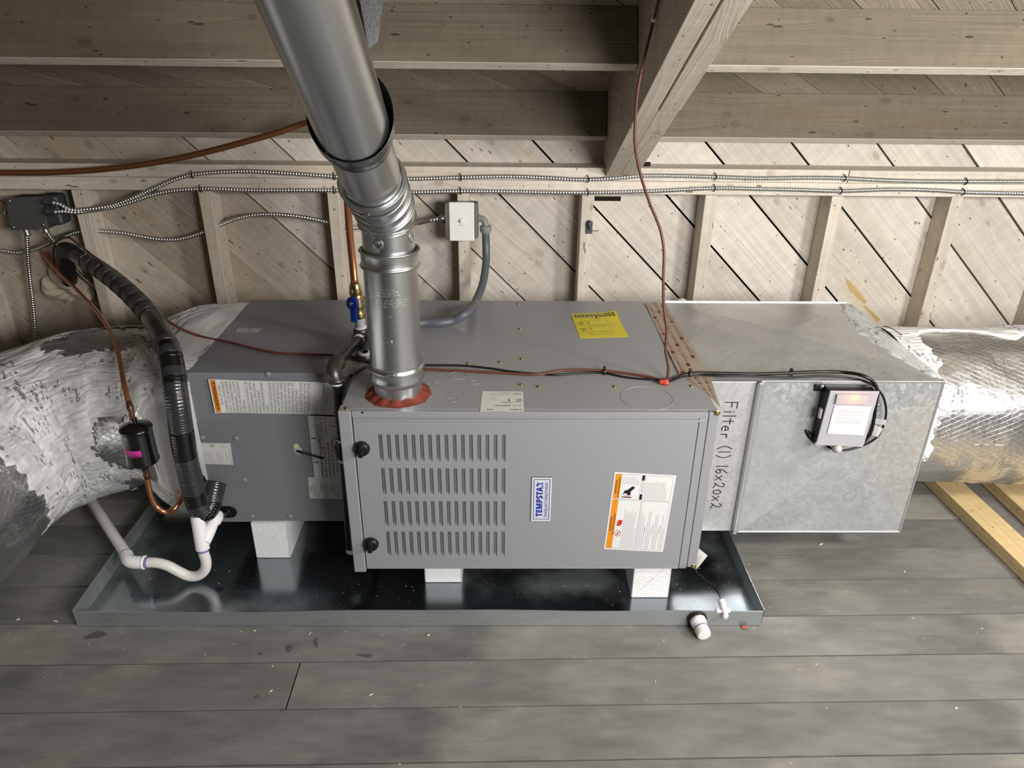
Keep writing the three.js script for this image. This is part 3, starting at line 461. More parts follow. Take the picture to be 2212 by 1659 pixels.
  part(t, 'screw', screw(Z(1549, 892, 0.0026), V(0, 0, 1), 0.0042), M.zincYellow); part(t, 'screw', screw(Z(1498, 1223, 0.0026), V(0, 0, 1), 0.0042), M.zincYellow);
  part(t, 'pilot_hole', turned([[0, 0.0009], [0.0025, 0.0008], [0.0025, 0]], Z(783, 891, 0.0015), V(0, 0, 1), 12), M.openingDark);
}

// ------------------------------------------------------------------ coil cabinet
const CZ = -0.195, CX0 = -0.4117;
{
  const t = thing('coil_cabinet', 'dark grey coil cabinet with paper refrigerant warning labels, left of the furnace', 'coil cabinet', V(-0.21, 0.1235, -0.46));
  part(t, 'cabinet', box(CX0, -0.012, 0.1237, FY1 + 0.0005, -0.7242, CZ, 0.003), M.paintDark);
  part(t, 'joint_tape', box(-0.040, -0.001, FY1 - 0.004, FY1 + 0.0022, -0.7242, -0.2, 0.001, 'z'), S({ color: 0xb9b2aa, roughness: 0.38, metalness: 0.6, bumpMap: foilBump, bumpScale: 0.006 }), 'crumpled foil tape along the joint');
  part(t, 'front_seam', box(CX0, -0.012, 0.5475, 0.5482, CZ - 0.001, CZ + 0.0009, 0.0003), M.paintDark);
  // service panel with a rounded corner
  const pA = Z(505, 960, CZ), pB = Z(541, 1120, CZ), top = Z(470, 952, CZ).y, s = new THREE.Shape(), r = 0.026;
  s.moveTo(CX0 + 0.001, 0.1245); s.lineTo(pB.x, 0.1245); s.lineTo(pA.x, top - r); s.absarc(pA.x - r, top - r, r, 0, Math.PI / 2); s.lineTo(CX0 + 0.001, top); s.closePath();
  const g = new THREE.ExtrudeGeometry(s, { depth: 0.0016, bevelEnabled: true, bevelThickness: 0.0008, bevelSize: 0.0008, bevelSegments: 2, curveSegments: 12 }); g.translate(0, 0, CZ + 0.0002);
  const panel = part(t, 'service_panel', boxUV(g, 'x'), M.paintDark);
  for (const [u, v] of [[437, 946], [510, 947], [527, 1037], [579, 809], [544, 1115], [627, 1116]]) part(t, 'bolt', merge([turned([[0, 0.0035], [0.0042, 0.003], [0.0055, 0.0012], [0.0075, 0.001], [0.0075, 0]], Z(u, v, CZ + 0.001), V(0, 0, 1), 20)]), S({ color: 0x8b8d90, roughness: 0.3 }));
  const zf = CZ + 0.0022;
  // oval drain grommet and its plug
  const oc = Z(488, 1105, zf), os = new THREE.Shape(); os.absarc(0.0115, 0, 0.0165, -Math.PI / 2, Math.PI / 2); os.absarc(-0.0115, 0, 0.0165, Math.PI / 2, 1.5 * Math.PI); os.closePath();
  const og = new THREE.ExtrudeGeometry(os, { depth: 0.004, bevelEnabled: true, bevelThickness: 0.0015, bevelSize: 0.0015, bevelSegments: 2, curveSegments: 16 }); og.translate(oc.x, oc.y, zf - 0.001);
  const grom = part(panel, 'drain_grommet', boxUV(og, 'x'), M.rubber, 'black oval grommet'); part(grom, 'plug', turned([[0, 0.004], [0.008, 0.004], [0.009, 0.009], [0.0125, 0.009], [0.0135, 0.003]], oc.clone().add(V(0.004, 0, 0.002)), V(0, 0, 1), 24), M.rubber); part(grom, 'key_slot', box(oc.x - 0.001, oc.x + 0.009, oc.y - 0.003, oc.y + 0.003, oc.z + 0.006, oc.z + 0.011, 0.001), M.castGrey);
  const g2 = Z(430, 1033, zf); part(panel, 'pipe_grommet', turned([[0.004, 0.006], [0.016, 0.006], [0.0175, 0.003], [0.0175, 0]], g2, V(0, 0, 1), 28), M.rubber, 'black round grommet');
  // putty-sealed wire hole
  const hc = Z(640, 968, CZ + 0.001), hole = part(t, 'sealed_hole', turned([[0, 0.005], [0.006, 0.0055], [0.011, 0.004], [0.0135, 0]], hc.clone().add(V(0.002, -0.008, 0)), V(0, 0, 1), 20), S({ color: 0x9fa3a8, roughness: 0.15 }), 'clear sealant around a wire hole');
  part(hole, 'cream_foam', turned([[0, 0.006], [0.005, 0.0055], [0.0085, 0.002], [0.009, 0]], hc.clone().add(V(0, 0.005, 0)), V(0, 0, 1), 10), S({ color: 0xcfc9a4, roughness: 0.9 }));
  part(hole, 'sensor_wire', sweep([Z(636, 972, CZ), Z(648, 976, CZ + 0.008), Z(665, 981, CZ + 0.007), Z(700, 990, CZ + 0.0035)], 0.0032, { rad: 10 }), M.wire);

    // long paper warning, printed to be read from the right-hand side
  const long = print(440, 1560, (x, w, h) => {
    fillBg(x, w, h, '#f0f0ee'); x.fillStyle = '#f18a1e'; x.fillRect(8, 18, w - 16, 78); x.fillStyle = '#1a1206'; x.font = 'bold 56px sans-serif'; x.textAlign = 'center'; x.fillText('WARNING', w / 2 + 6, 78); tri(x, 62, 60, 20); tri(x, 388, 60, 20); x.fillStyle = '#444'; x.font = '46px sans-serif'; x.fillText('RISK OF FIRE', w / 2 + 20, 150);
    const W = 'normal 47px sans-serif', sec = (y, l) => { words(x, l, 8, y, 53, W, '#1f1f24', w - 24); }, rule = (y) => { x.fillStyle = '#777'; x.fillRect(6, y, w - 12, 3); };
    sec(204, ['FLAMMABLE REFRIGERANT', 'USED. TO BE REPAIRED', 'ONLY BY TRAINED SERVICE', 'PERSONNEL. DO NOT', 'PUNCTURE REFRIGERANT', 'TUBING.']); rule(488); sec(540, ['DISPOSE OF PROPERLY IN', 'ACCORDANCE WITH', 'FEDERAL OR LOCAL', 'REGULATIONS.', 'FLAMMABLE REFRIGERANT', 'USED.']); rule(822);
    sec(870, ['AUXILIARY DEVICES WHICH', 'MAY BE IGNITION SOURCES', 'SHALL NOT BE INSTALLED', 'IN THE DUCTWORK, OTHER', 'THAN AUXILIARY DEVICES', 'LISTED FOR USE WITH THE', 'SPECIFIC APPLIANCE. SEE', 'INSTRUCTIONS.']); rule(1264); sec(1308, ['LEAK DETECTION SYSTEM', 'INSTALLED. UNIT MUST BE', 'POWERED EXCEPT FOR']);
    x.fillStyle = '#222';
  }, 1);
  const a0 = [Z(451, 817, CZ + 0.001), Z(692, 826, CZ + 0.001), Z(690, 894, CZ + 0.001), Z(466, 890, CZ + 0.001)];
  part(t, 'warning_label', sheet(a0, 0.0006, (u, v) => 0.002 + 0.006 * Math.max(0, 0.14 - u) / 0.14 * 0.5 + 0.003 * Math.sin(u * 5) * (1 - v), 24, 8), paper(long, { roughness: 0.7 }), 'long white paper label with an orange warning band');
  const book = print(440, 400, (x, w, h) => {
    fillBg(x, w, h, '#f0f0ee'); x.strokeStyle = '#333'; x.lineWidth = 5; x.strokeRect(20, 40, 100, 80); x.fillStyle = '#222'; x.font = 'bold 70px serif'; x.fillText('i', 60, 105); words(x, ['READ OPERATORS', 'MANUAL'], 140, 82, 52, '40px sans-serif', '#444', 290); x.fillStyle = '#777'; x.fillRect(6, 190, w - 12, 3); words(x, ['R-454B'], 16, 330, 0, 'bold 92px sans-serif', '#111', 300);
  }, 1);
  part(t, 'warning_label', sheet([Z(692, 826, CZ + 0.001), Z(740, 827.5, CZ + 0.001), Z(738, 896, CZ + 0.001), Z(690, 894, CZ + 0.001)], 0.0006, () => 0.002, 6, 8), paper(book, { roughness: 0.7 }));
  const safe = print(820, 430, (x, w, h) => {
    fillBg(x, w, h, '#f2f2f2'); x.strokeStyle = '#666'; x.lineWidth = 4; x.strokeRect(10, 16, w - 20, 60); x.fillStyle = '#111'; x.fillRect(200, 16, 14, 60); x.fillRect(520, 16, 14, 60); words(x, ['INSTALLATION'], 250, 60, 0, '34px sans-serif', '#666');
    x.strokeRect(460, 90, 330, 130); words(x, ['REFRIGERANT', 'SAFETY GROUP'], 480, 130, 44, '40px sans-serif', '#333', 300); words(x, ['A2L'], 590, 212, 0, '36px sans-serif', '#333');
    x.save(); x.translate(405, 160); x.rotate(Math.PI / 4); x.strokeStyle = '#c33'; x.lineWidth = 6; x.strokeRect(-30, -30, 60, 60); x.restore(); x.fillStyle = '#111'; x.beginPath(); x.arc(405, 164, 13, 0, 6.3); x.fill();
    words(x, ['MINIMUM INSTALLATION', 'HEIGHT, 0 m (0 ft).', 'MINIMUM ROOM AREA', '(OPERATING OR STORAGE),', '1.1 (TOTAL CHARGE (kg) · m²', '1.1 (TOTAL CHARGE (lb) · ft²)'], 6, 140, 54, 'bold 42px sans-serif', '#26262a', 560); x.strokeRect(640, 270, 110, 90); x.fillStyle = '#222'; x.font = 'bold 70px serif'; x.fillText('i', 685, 340);
  }, 1);
  part(t, 'safety_label', sheet([Z(665, 896, CZ + 0.001), Z(739, 899, CZ + 0.001), Z(744, 1031, CZ + 0.001), Z(680, 1030, CZ + 0.001)], 0.0006, (u, v) => 0.003 + 0.004 * Math.max(0, 0.2 - v), 8, 12), paper(safe, { roughness: 0.6 }), 'white curling paper label with bold black text');
  const trio = print(620, 460, (x, w, h) => { fillBg(x, w, h, '#e3e3e0'); x.strokeStyle = '#666'; x.lineWidth = 3; x.strokeRect(6, 6, w - 12, h - 12); ['WARNING', 'AVERTISSEMENT', 'ADVERTENCIA'].forEach((s, i) => { tri(x, 190, 30 + i * 140, 14, '#a08a10'); words(x, [s], 215, 40 + i * 140, 0, 'bold 27px sans-serif', '#222'); lines(x, 20, 68 + i * 140, w - 110, 4, 25, 21, '#3c3c3c', 3 + i); }); }, 1);
  part(t, 'caution_sticker', sheet([Z(664.5, 1030, CZ + 0.001), Z(738.5, 1030.5, CZ + 0.001), Z(743, 1078, CZ + 0.001), Z(669, 1076, CZ + 0.001)], 0.0005, () => 0.0006, 4, 4), paper(trio), 'small grey sticker with three text blocks');
  const plate = print(560, 820, (x, w, h) => {
    fillBg(x, w, h, '#eeeeec'); x.save(); x.translate(490, 400); x.rotate(Math.PI / 4); x.strokeStyle = '#222'; x.lineWidth = 5; x.strokeRect(-36, -36, 72, 72); x.restore(); x.fillStyle = '#222'; x.beginPath(); x.arc(490, 404, 16, 0, 6.3); x.fill(); x.lineWidth = 4; x.beginPath(); x.arc(470, 680, 36, 0, 6.3); x.stroke();
    lines(x, 200, 46, 330, 4, 32, 24, '#333', 3); lines(x, 20, 190, 380, 6, 42, 25, '#2c2c2c', 4); lines(x, 20, 470, 380, 5, 38, 24, '#333', 5); lines(x, 60, 690, 340, 2, 36, 24, '#333', 6); lines(x, 20, 780, 520, 2, 26, 20, '#444', 7);
  }, 1);
  part(panel, 'rating_plate', sheet([Z(419.5, 956, zf), Z(497.5, 957.5, zf), Z(504.5, 1003.5, zf), Z(429, 1001, zf)], 0.0005, () => 0.0006, 4, 4), paper(plate), 'white rating plate sticker');
  const tiny = print(400, 100, (x, w, h) => { fillBg(x, w, h, '#b9bab9'); words(x, ['25'], 190, 48, 0, 'bold 40px sans-serif', '#444'); words(x, ['J'], 270, 60, 0, 'bold 46px sans-serif', '#444'); lines(x, 180, 84, 160, 1, 20, 22, '#555', 3); });
  part(t, 'stock_sticker', sheet([Y(512, 708.5, FY1 + 0.001), Y(564, 709.5, FY1 + 0.001), Y(558, 717.5, FY1 + 0.001), Y(508, 717, FY1 + 0.001)], 0.0005, () => 0, 2, 2), paper(tiny), 'small silver sticker');
}

// ------------------------------------------------------------------ filter box
const BZ = -0.1615, BX1 = 1.4408, BY0 = 0.1154;
{
  const t = thing('filter_box', 'shiny galvanized filter box with a handwritten note, right of the furnace', 'filter box', V(1.15, BY0, -0.44));
  const xr = 0.992, pyramid = (c, n, h) => {  // cross-broken sheet: four facets to a raised middle
    const m = c.reduce((a, b) => a.clone().add(b)).multiplyScalar(0.25).addScaledVector(n, h), pos = [], uv = []; const e = c[1].clone().sub(c[0]).normalize(), f = n.clone().cross(e);
    for (let i = 0; i < 4; i++) for (const p of [c[i], c[(i + 1) % 4], m]) { pos.push(p.x, p.y, p.z); uv.push(p.dot(e), p.dot(f)); }
    const g = new THREE.BufferGeometry(); g.setAttribute('position', new THREE.Float32BufferAttribute(pos, 3)); g.setAttribute('uv', new THREE.Float32BufferAttribute(uv, 2)); g.computeVertexNormals(); return g;
  };
  part(t, 'box_body', box(0.99, BX1 - 0.001, BY0 + 0.001, FY1 - 0.001, -0.7242, BZ - 0.0015, 0.001), M.galvPlain);
  part(t, 'front_panel', pyramid([V(xr + 0.008, BY0, BZ), V(BX1, BY0, BZ), V(BX1, FY1, BZ), V(xr + 0.008, FY1, BZ)], V(0, 0, 1), 0.018), M.galv, 'cross-broken galvanized front');
  part(t, 'top_panel', pyramid([V(0.862, FY1 + 0.0005, BZ), V(BX1, FY1 + 0.0005, BZ), V(BX1, FY1 + 0.0005, -0.7242), V(0.862, FY1 + 0.0005, -0.7242)], V(0, 1, 0), 0.017), M.galv, 'cross-broken galvanized top');
  part(t, 'back_flange', box(0.86, BX1, FY1 - 0.002, FY1 + 0.004, -0.7262, -0.7232, 0.0008), M.galvPlain);
  part(t, 'edge_hem', merge([box(xr, BX1 + 0.002, FY1 - 0.003, FY1 + 0.0028, BZ - 0.003, BZ + 0.0022, 0.0012), box(xr, BX1 + 0.002, BY0 - 0.002, BY0 + 0.0025, BZ - 0.003, BZ + 0.0022, 0.0012), box(BX1 - 0.0015, BX1 + 0.0035, BY0 - 0.002, FY1 + 0.0028, BZ - 0.012, BZ + 0.0026, 0.0014, 'y')]), M.galvPlain);
  // filter rack with the note in black marker, written from top to bottom
  const G = { F: [[0, 0, 0, 1], [0, 0, 0.6, 0], [0, 0.45, 0.5, 0.45]], i: [[0.2, 0.4, 0.2, 1], [0.2, 0.15, 0.2, 0.2]], l: [[0.2, 0, 0.2, 1]], t: [[0.3, 0.1, 0.3, 1], [0, 0.4, 0.6, 0.4]], e: [[0, 0.7, 0.5, 0.7], [0.5, 0.7, 0.4, 0.45], [0.4, 0.45, 0.1, 0.5], [0.1, 0.5, 0.02, 0.8], [0.02, 0.8, 0.2, 1], [0.2, 1, 0.5, 0.95]], r: [[0.1, 0.5, 0.1, 1], [0.1, 0.65, 0.3, 0.48], [0.3, 0.48, 0.5, 0.52]], '(': [[0.4, -0.1, 0.15, 0.3], [0.15, 0.3, 0.15, 0.75], [0.15, 0.75, 0.4, 1.15]], ')': [[0.1, -0.1, 0.35, 0.3], [0.35, 0.3, 0.35, 0.75], [0.35, 0.75, 0.1, 1.15]], 1: [[0.2, 0, 0.2, 1]], 6: [[0.5, 0, 0.15, 0.4], [0.15, 0.4, 0.1, 0.8], [0.1, 0.8, 0.3, 1], [0.3, 1, 0.55, 0.8], [0.55, 0.8, 0.4, 0.55], [0.4, 0.55, 0.12, 0.7]], x: [[0, 0.4, 0.55, 1], [0.55, 0.4, 0, 1]], 2: [[0.05, 0.25, 0.25, 0.05], [0.25, 0.05, 0.5, 0.2], [0.5, 0.2, 0.4, 0.55], [0.4, 0.55, 0.05, 0.95], [0.05, 0.95, 0.2, 0.8], [0.2, 0.8, 0.6, 1]], 0: [[0.3, 0.25, 0.05, 0.5], [0.05, 0.5, 0.15, 0.95], [0.15, 0.95, 0.45, 0.9], [0.45, 0.9, 0.55, 0.5], [0.55, 0.5, 0.3, 0.25]], ' ': [] };
  const note = print(1536, 416, (x, w, h) => {
    const im = x.createImageData(h, w); for (let j = 0; j < w; j++) for (let i = 0; i < h; i++) { const k = 226 * galvCol(i / 1500, j / 1500), o = (j * h + i) * 4; im.data[o] = im.data[o + 1] = k; im.data[o + 2] = k + 1; im.data[o + 3] = 255; } x.putImageData(im, 0, 0);
    x.strokeStyle = '#14151c'; x.lineWidth = 8; x.lineCap = 'round'; let cx = 190; const H = 92;
    [...'Filter (1) 16x20x2'].forEach((ch, i) => { const y0 = 132 - i * 0.5, s = H * (ch === 'x' ? 0.95 : 1); for (const [a, b, c, d] of G[ch]) { x.beginPath(); x.moveTo(cx + a * s, y0 + b * s); x.lineTo(cx + c * s, y0 + d * s); x.stroke(); } cx += { ' ': 46, i: 40, l: 42, 1: 44, '(': 50, ')': 58 }[ch] ?? 74; });
  }, -1);
  const rack = part(t, 'filter_rack', box(0.848, xr - 0.004, BY0 + 0.001, FY1 - 0.002, -0.7242, BZ - 0.0022, 0.002, 'y'), M.galvPlain, 'plain galvanized filter rack');
  part(rack, 'marked_face', sheet([V(0.85, FY1 - 0.004, BZ - 0.0022), V(xr - 0.004, FY1 - 0.004, BZ - 0.0022), V(xr - 0.004, BY0 + 0.003, BZ - 0.0022), V(0.85, BY0 + 0.003, BZ - 0.0022)], 0.0006, () => 0, 2, 2), S({ map: note, roughness: 0.42, metalness: 0.65 }), 'galvanized face with handwriting in black marker');
  part(t, 'drive_cleat', merge([box(xr - 0.009, xr + 0.004, BY0 - 0.002, FY1 + 0.001, BZ - 0.004, BZ + 0.012, 0.004, 'y', 3), box(xr + 0.004, xr + 0.011, BY0 - 0.001, FY1, BZ - 0.003, BZ + 0.003, 0.001, 'y')]), M.galvPlain, 'folded metal cleat');
  part(t, 'cabinet_gap', box(0.8475, 0.851, BY0 + 0.008, FY1 - 0.006, -0.7, BZ - 0.0018, 0.0005, 'y'), M.openingDark);
  // foil tape printed in red over the joint on top
  const tp = print(1024, 256, (x, w, h) => { fillBg(x, w, h, '#c9bfb2'); for (let r = 0; r < 3; r++) for (let k = 0; k < 4; k++) { const X0 = k * 256 + (r * 90) % 256, Y0 = 20 + r * 82; x.fillStyle = '#8e2a33'; x.fillRect(X0, Y0, 40, 34); x.font = 'bold 34px sans-serif'; x.fillText('SHURTAPE', X0 + 48, Y0 + 32, 120); x.font = '15px sans-serif'; x.fillText('UL 181A-P / B-FX', X0 + 10, Y0 + 56); x.fillStyle = '#b5555a'; for (let q = 0; q < 4; q++) x.fillRect(X0 + 178, Y0 + q * 11, 64, 4); } }, 0);
  const q = [Y(1394, 657, FY1 + 0.002), Y(1437, 656, FY1 + 0.0022), Y(1530, 806, FY1 + 0.0022), Y(1468, 812, FY1 + 0.0018)];
  const ft = thing('foil_tape', 'silver foil tape printed in red over the joint between furnace and filter box', 'foil tape', q[1].clone()); part(ft, 'tape_strip', sheet([q[3], q[0], q[1], q[2]], 0.0008, (u, v) => 0.0012 * Math.abs(Math.sin(u * 21 + v * 5)) + 0.001 * Math.sin(u * 7), 40, 10), S({ color: 0xdcd8d0, map: tp, roughness: 0.45, metalness: 0.35 }), 'silver tape printed in red');
  const q2 = [Y(1468, 812, FY1 + 0.0018), Y(1532, 806, FY1 + 0.002), Y(1556, 880, FY1 + 0.0014), Y(1520, 842, FY1 + 0.0014)];
  part(ft, 'tape_strip', sheet([q2[3], q2[0], q2[1], q2[2]], 0.0008, () => 0, 4, 4), S({ color: 0xdcd8d0, map: tp, roughness: 0.45, metalness: 0.35 }));
  for (const [u, v] of [[1571, 762], [1803, 778]]) part(t, 'screw', screw(Y(u, v, FY1 + 0.003), V(0, 1, 0), 0.0035), M.zinc);
}

// ------------------------------------------------------------------ vent pipe
{
  const B = V(0.1204, FY1 + 0.0012, -0.088), up = V(0, 1, 0), u = V(-0.0205, 0.6471, 0.7621).normalize(), K = V(0.1204, 0.9688, -0.088), R = 0.0592;
  const t = thing('vent_pipe', 'big galvanized vent pipe rising from the furnace top and bending up towards the viewer', 'vent pipe', B.clone());
  const at = (y) => V(B.x, y, B.z), al = (s) => K.clone().addScaledVector(u, s), bead = (r, o, d, w = 0.0028) => { const g = new THREE.TorusGeometry(r, w, 10, 72); g.applyQuaternion(new THREE.Quaternion().setFromUnitVectors(V(0, 0, 1), d)); g.translate(o.x, o.y, o.z); return g; };
  const cyl = (r, a, b) => turned([[r, 0], [r, a.distanceTo(b)]], a, b.clone().sub(a), 72);
  // brushed red sealant around the base
  const rs = turned([[R - 0.004, 0.009], [R + 0.004, 0.007], [R + 0.011, 0.0025], [R + 0.016, 0]], V(0, 0, 0), up, 96); { const p = rs.attributes.position, n = new THREE.Vector3(); for (let i = 0; i < p.count; i++) { const x = p.getX(i), z = p.getZ(i), a = Math.atan2(z, x), k = 1 + 0.05 * Math.sin(a * 9 + 1) + 0.035 * Math.sin(a * 23) + 0.16 * Math.exp(-((a - 0.55) ** 2) / 0.02) + 0.08 * Math.exp(-((a - 2.7) ** 2) / 0.05); const r = Math.hypot(x, z); const q = r > R ? R + (r - R) * (1 + (k - 1) * 1.5) : r; p.setXYZ(i, x / r * q, p.getY(i) * (1 + 0.3 * Math.sin(a * 13)), z / r * q); } rs.computeVertexNormals(); rs.translate(B.x, B.y, B.z); }
  part(t, 'red_sealant', rs, M.redSeal, 'red fire sealant');
  part(t, 'base_pipe', cyl(R - 0.004, at(FY1), at(0.626)), M.vent);
  part(t, 'base_collar', turned([[R - 0.003, 0], [R, 0.002], [R + 0.001, 0.01], [R + 0.0035, 0.013], [R + 0.001, 0.016], [R + 0.0005, 0.032], [R + 0.004, 0.036], [R + 0.0005, 0.04], [R - 0.003, 0.05]], at(0.604), up, 72), M.vent);
  part(t, 'straight_pipe', turned([[R + 0.0005, 0], [R - 0.001, 0.006], [R - 0.001, 0.022], [R + 0.0018, 0.026], [R - 0.001, 0.030], [R - 0.001, 0.26], [R - 0.001, 0.262]], at(0.630), up, 72), M.vent);
  part(t, 'draw_band', turned([[R, 0], [R + 0.0045, -0.002], [R + 0.006, 0.0005], [R + 0.0045, 0.003], [R + 0.0022, 0.006], [R + 0.0022, 0.027], [R + 0.0045, 0.030], [R + 0.0062, 0.0325], [R + 0.0045, 0.035], [R - 0.001, 0.034]], at(0.880), up, 72), M.vent);
  part(t, 'adjusting_pipe', turned([[R - 0.004, 0], [R - 0.004, 0.075], [R - 0.002, 0.082]], at(0.886), up, 72), M.vent);
  for (const a of [[-0.08, 0.938], [-1.15, 0.944]]) { const d = V(Math.cos(1.75 - a[0]), 0, Math.sin(1.75 - a[0])); if (a[0] < -1) d.set(0.93, 0, 0.36); part(t, 'dimple', turned([[0.001, 0.0004], [0.004, 0.0010], [0.0075, 0.0022], [0.0095, 0.0016], [0.012, 0.0002]], at(a[1]).addScaledVector(d, R - 0.0045), d, 20), M.vent); }
  for (const [y, w] of [[0.7225, 0.0085], [0.6425, 0.0065]]) { const d = V(0.02, 0, 1).normalize(), g = new RoundedBoxGeometry(0.019, w, 0.005, 2, 0.002); const p = at(y).addScaledVector(d, R); g.translate(p.x - 0.008, p.y, p.z); part(t, 'lock_tab', boxUV(g), M.vent); }
  // elbow of three gores between rolled seams
  const cur = new THREE.QuadraticBezierCurve3(at(0.966), at(1.0), al(0.152)), sec = (t0, t1, f) => sweep(null, (q) => R - 0.001 + f * Math.sin(Math.PI * (q - t0) / (t1 - t0)), { curve: cur, t0, t1, rad: 64, step: 0.004 });
  for (const [a, b] of [[0, 0.3], [0.3, 0.64], [0.64, 1]]) part(t, 'elbow_gore', sec(a, b, 0.0006), M.vent);
  for (const q of [0.02, 0.09, 0.36, 0.44, 0.68, 0.98]) part(t, 'seam_bead', bead(R + 0.0006, cur.getPointAt(q), cur.getTangentAt(q), q === 0.44 || q === 0.09 ? 0.002 : 0.0032), M.vent);
  // clamp band, inner sleeve, dark collar and the upper length of pipe
  part(t, 'clamp_band', turned([[R, 0], [R + 0.004, 0.001], [R + 0.005, 0.005], [R + 0.003, 0.008], [R + 0.003, 0.014], [R + 0.006, 0.0175], [R + 0.0055, 0.021], [R - 0.002, 0.02]], al(0.156), u, 72), M.vent);
  part(t, 'clamp_screw', merge([box(-0.006, 0.006, -0.003, 0.003, -0.003, 0.003, 0.001)].map((g) => { const p = al(0.164), d = V(-0.12, -0.6, 0.5).normalize(); p.addScaledVector(d, R + 0.006); g.translate(p.x, p.y, p.z); return g; })), M.zinc);
  part(t, 'inner_sleeve', turned([[R - 0.003, 0], [R - 0.003, 0.016], [R - 0.001, 0.02], [R - 0.001, 0.024], [R - 0.0035, 0.028], [R - 0.0035, 0.2]], al(0.170), u, 72), M.vent);
  part(t, 'upper_pipe', turned([[R - 0.002, 0], [R + 0.0012, 0.0004], [R + 0.0012, 1.6]], al(0.342), u, 96), M.vent);
  const col = al(0.298), off = V(0, 0.7621, -0.6471).normalize();
  const cg = turned([[R - 0.0025, 0], [R - 0.0018, 0.016], [R + 0.009, 0.05], [R + 0.0115, 0.085], [R + 0.011, 0.085], [R + 0.006, 0.05], [R - 0.003, 0.018]], V(0, 0, 0), up, 72);
  { const p = cg.attributes.position; for (let i = 0; i < p.count; i++) { const y = p.getY(i); p.setY(i, y * (0.80 - 0.30 * clamp(p.getZ(i) / R, -1, 1))); p.setZ(i, p.getZ(i) - 0.008 * smooth(0.01, 0.085, y)); } cg.applyMatrix4(new THREE.Matrix4().makeBasis(V(1, 0, 0), u, V(1, 0, 0).cross(u))); cg.translate(col.x, col.y, col.z); cg.computeVertexNormals(); }
  part(t, 'collar', cg, M.ventDark, 'flared metal collar');
  // pressed lettering on the straight length
  const font = await new FontLoader().loadAsync('fonts/droid/droid_sans_bold.typeface.json'), raisedText = [];
  [['LISTED GAS', 0.838, 0.0042], ['TYPE B GAS VENT', 0.8315, 0.0042], ['HART & COOLEY INC.', 0.825, 0.0042], ['APPLIANCE - FOLLOW CATALOG', 0.814, 0.0042], ['INSTALLATION INSTRUCTIONS', 0.8075, 0.0042], ['IN COMPLIANCE TO CONNECT', 0.801, 0.0042], ['4 RP', 0.778, 0.0042]].forEach(([str, y, sz]) => {
    const g = new TextGeometry(str, { font, size: sz, depth: 0.0007, curveSegments: 2, bevelEnabled: false }); g.computeBoundingBox(); g.translate(-(g.boundingBox.max.x + g.boundingBox.min.x) / 2 - 0.002, y, 0);
    const p = g.attributes.position; for (let i = 0; i < p.count; i++) { const a = p.getX(i) / R, r = R - 0.0012 + p.getZ(i); p.setXYZ(i, B.x + r * Math.sin(a), p.getY(i), B.z + r * Math.cos(a)); } g.computeVertexNormals(); raisedText.push(g);
  });
  part(t, 'pressed_lettering', merge(raisedText), M.vent);
  // strap up to the roof beam
  const st = thing('pipe_strap', 'bright sheet metal strap rising from behind the big vent pipe to the upper roof beam', 'metal strap', Z(808, 92, -0.53));
  const p = [Z(778, 2, -0.525), Z(828, 2, -0.525), Z(817, 88, -0.532), Z(797, 106, -0.532)];
  const e1 = Z(784, -60, -0.5), e2 = Z(850, -60, -0.5); part(st, 'strap', merge([sheet([p[0], p[1], p[2], p[3]], 0.0014, () => 0.002, 4, 6), sheet([e1, e2, p[1], p[0]], 0.0014, () => 0.002, 3, 3)]), M.galvPlain);
}

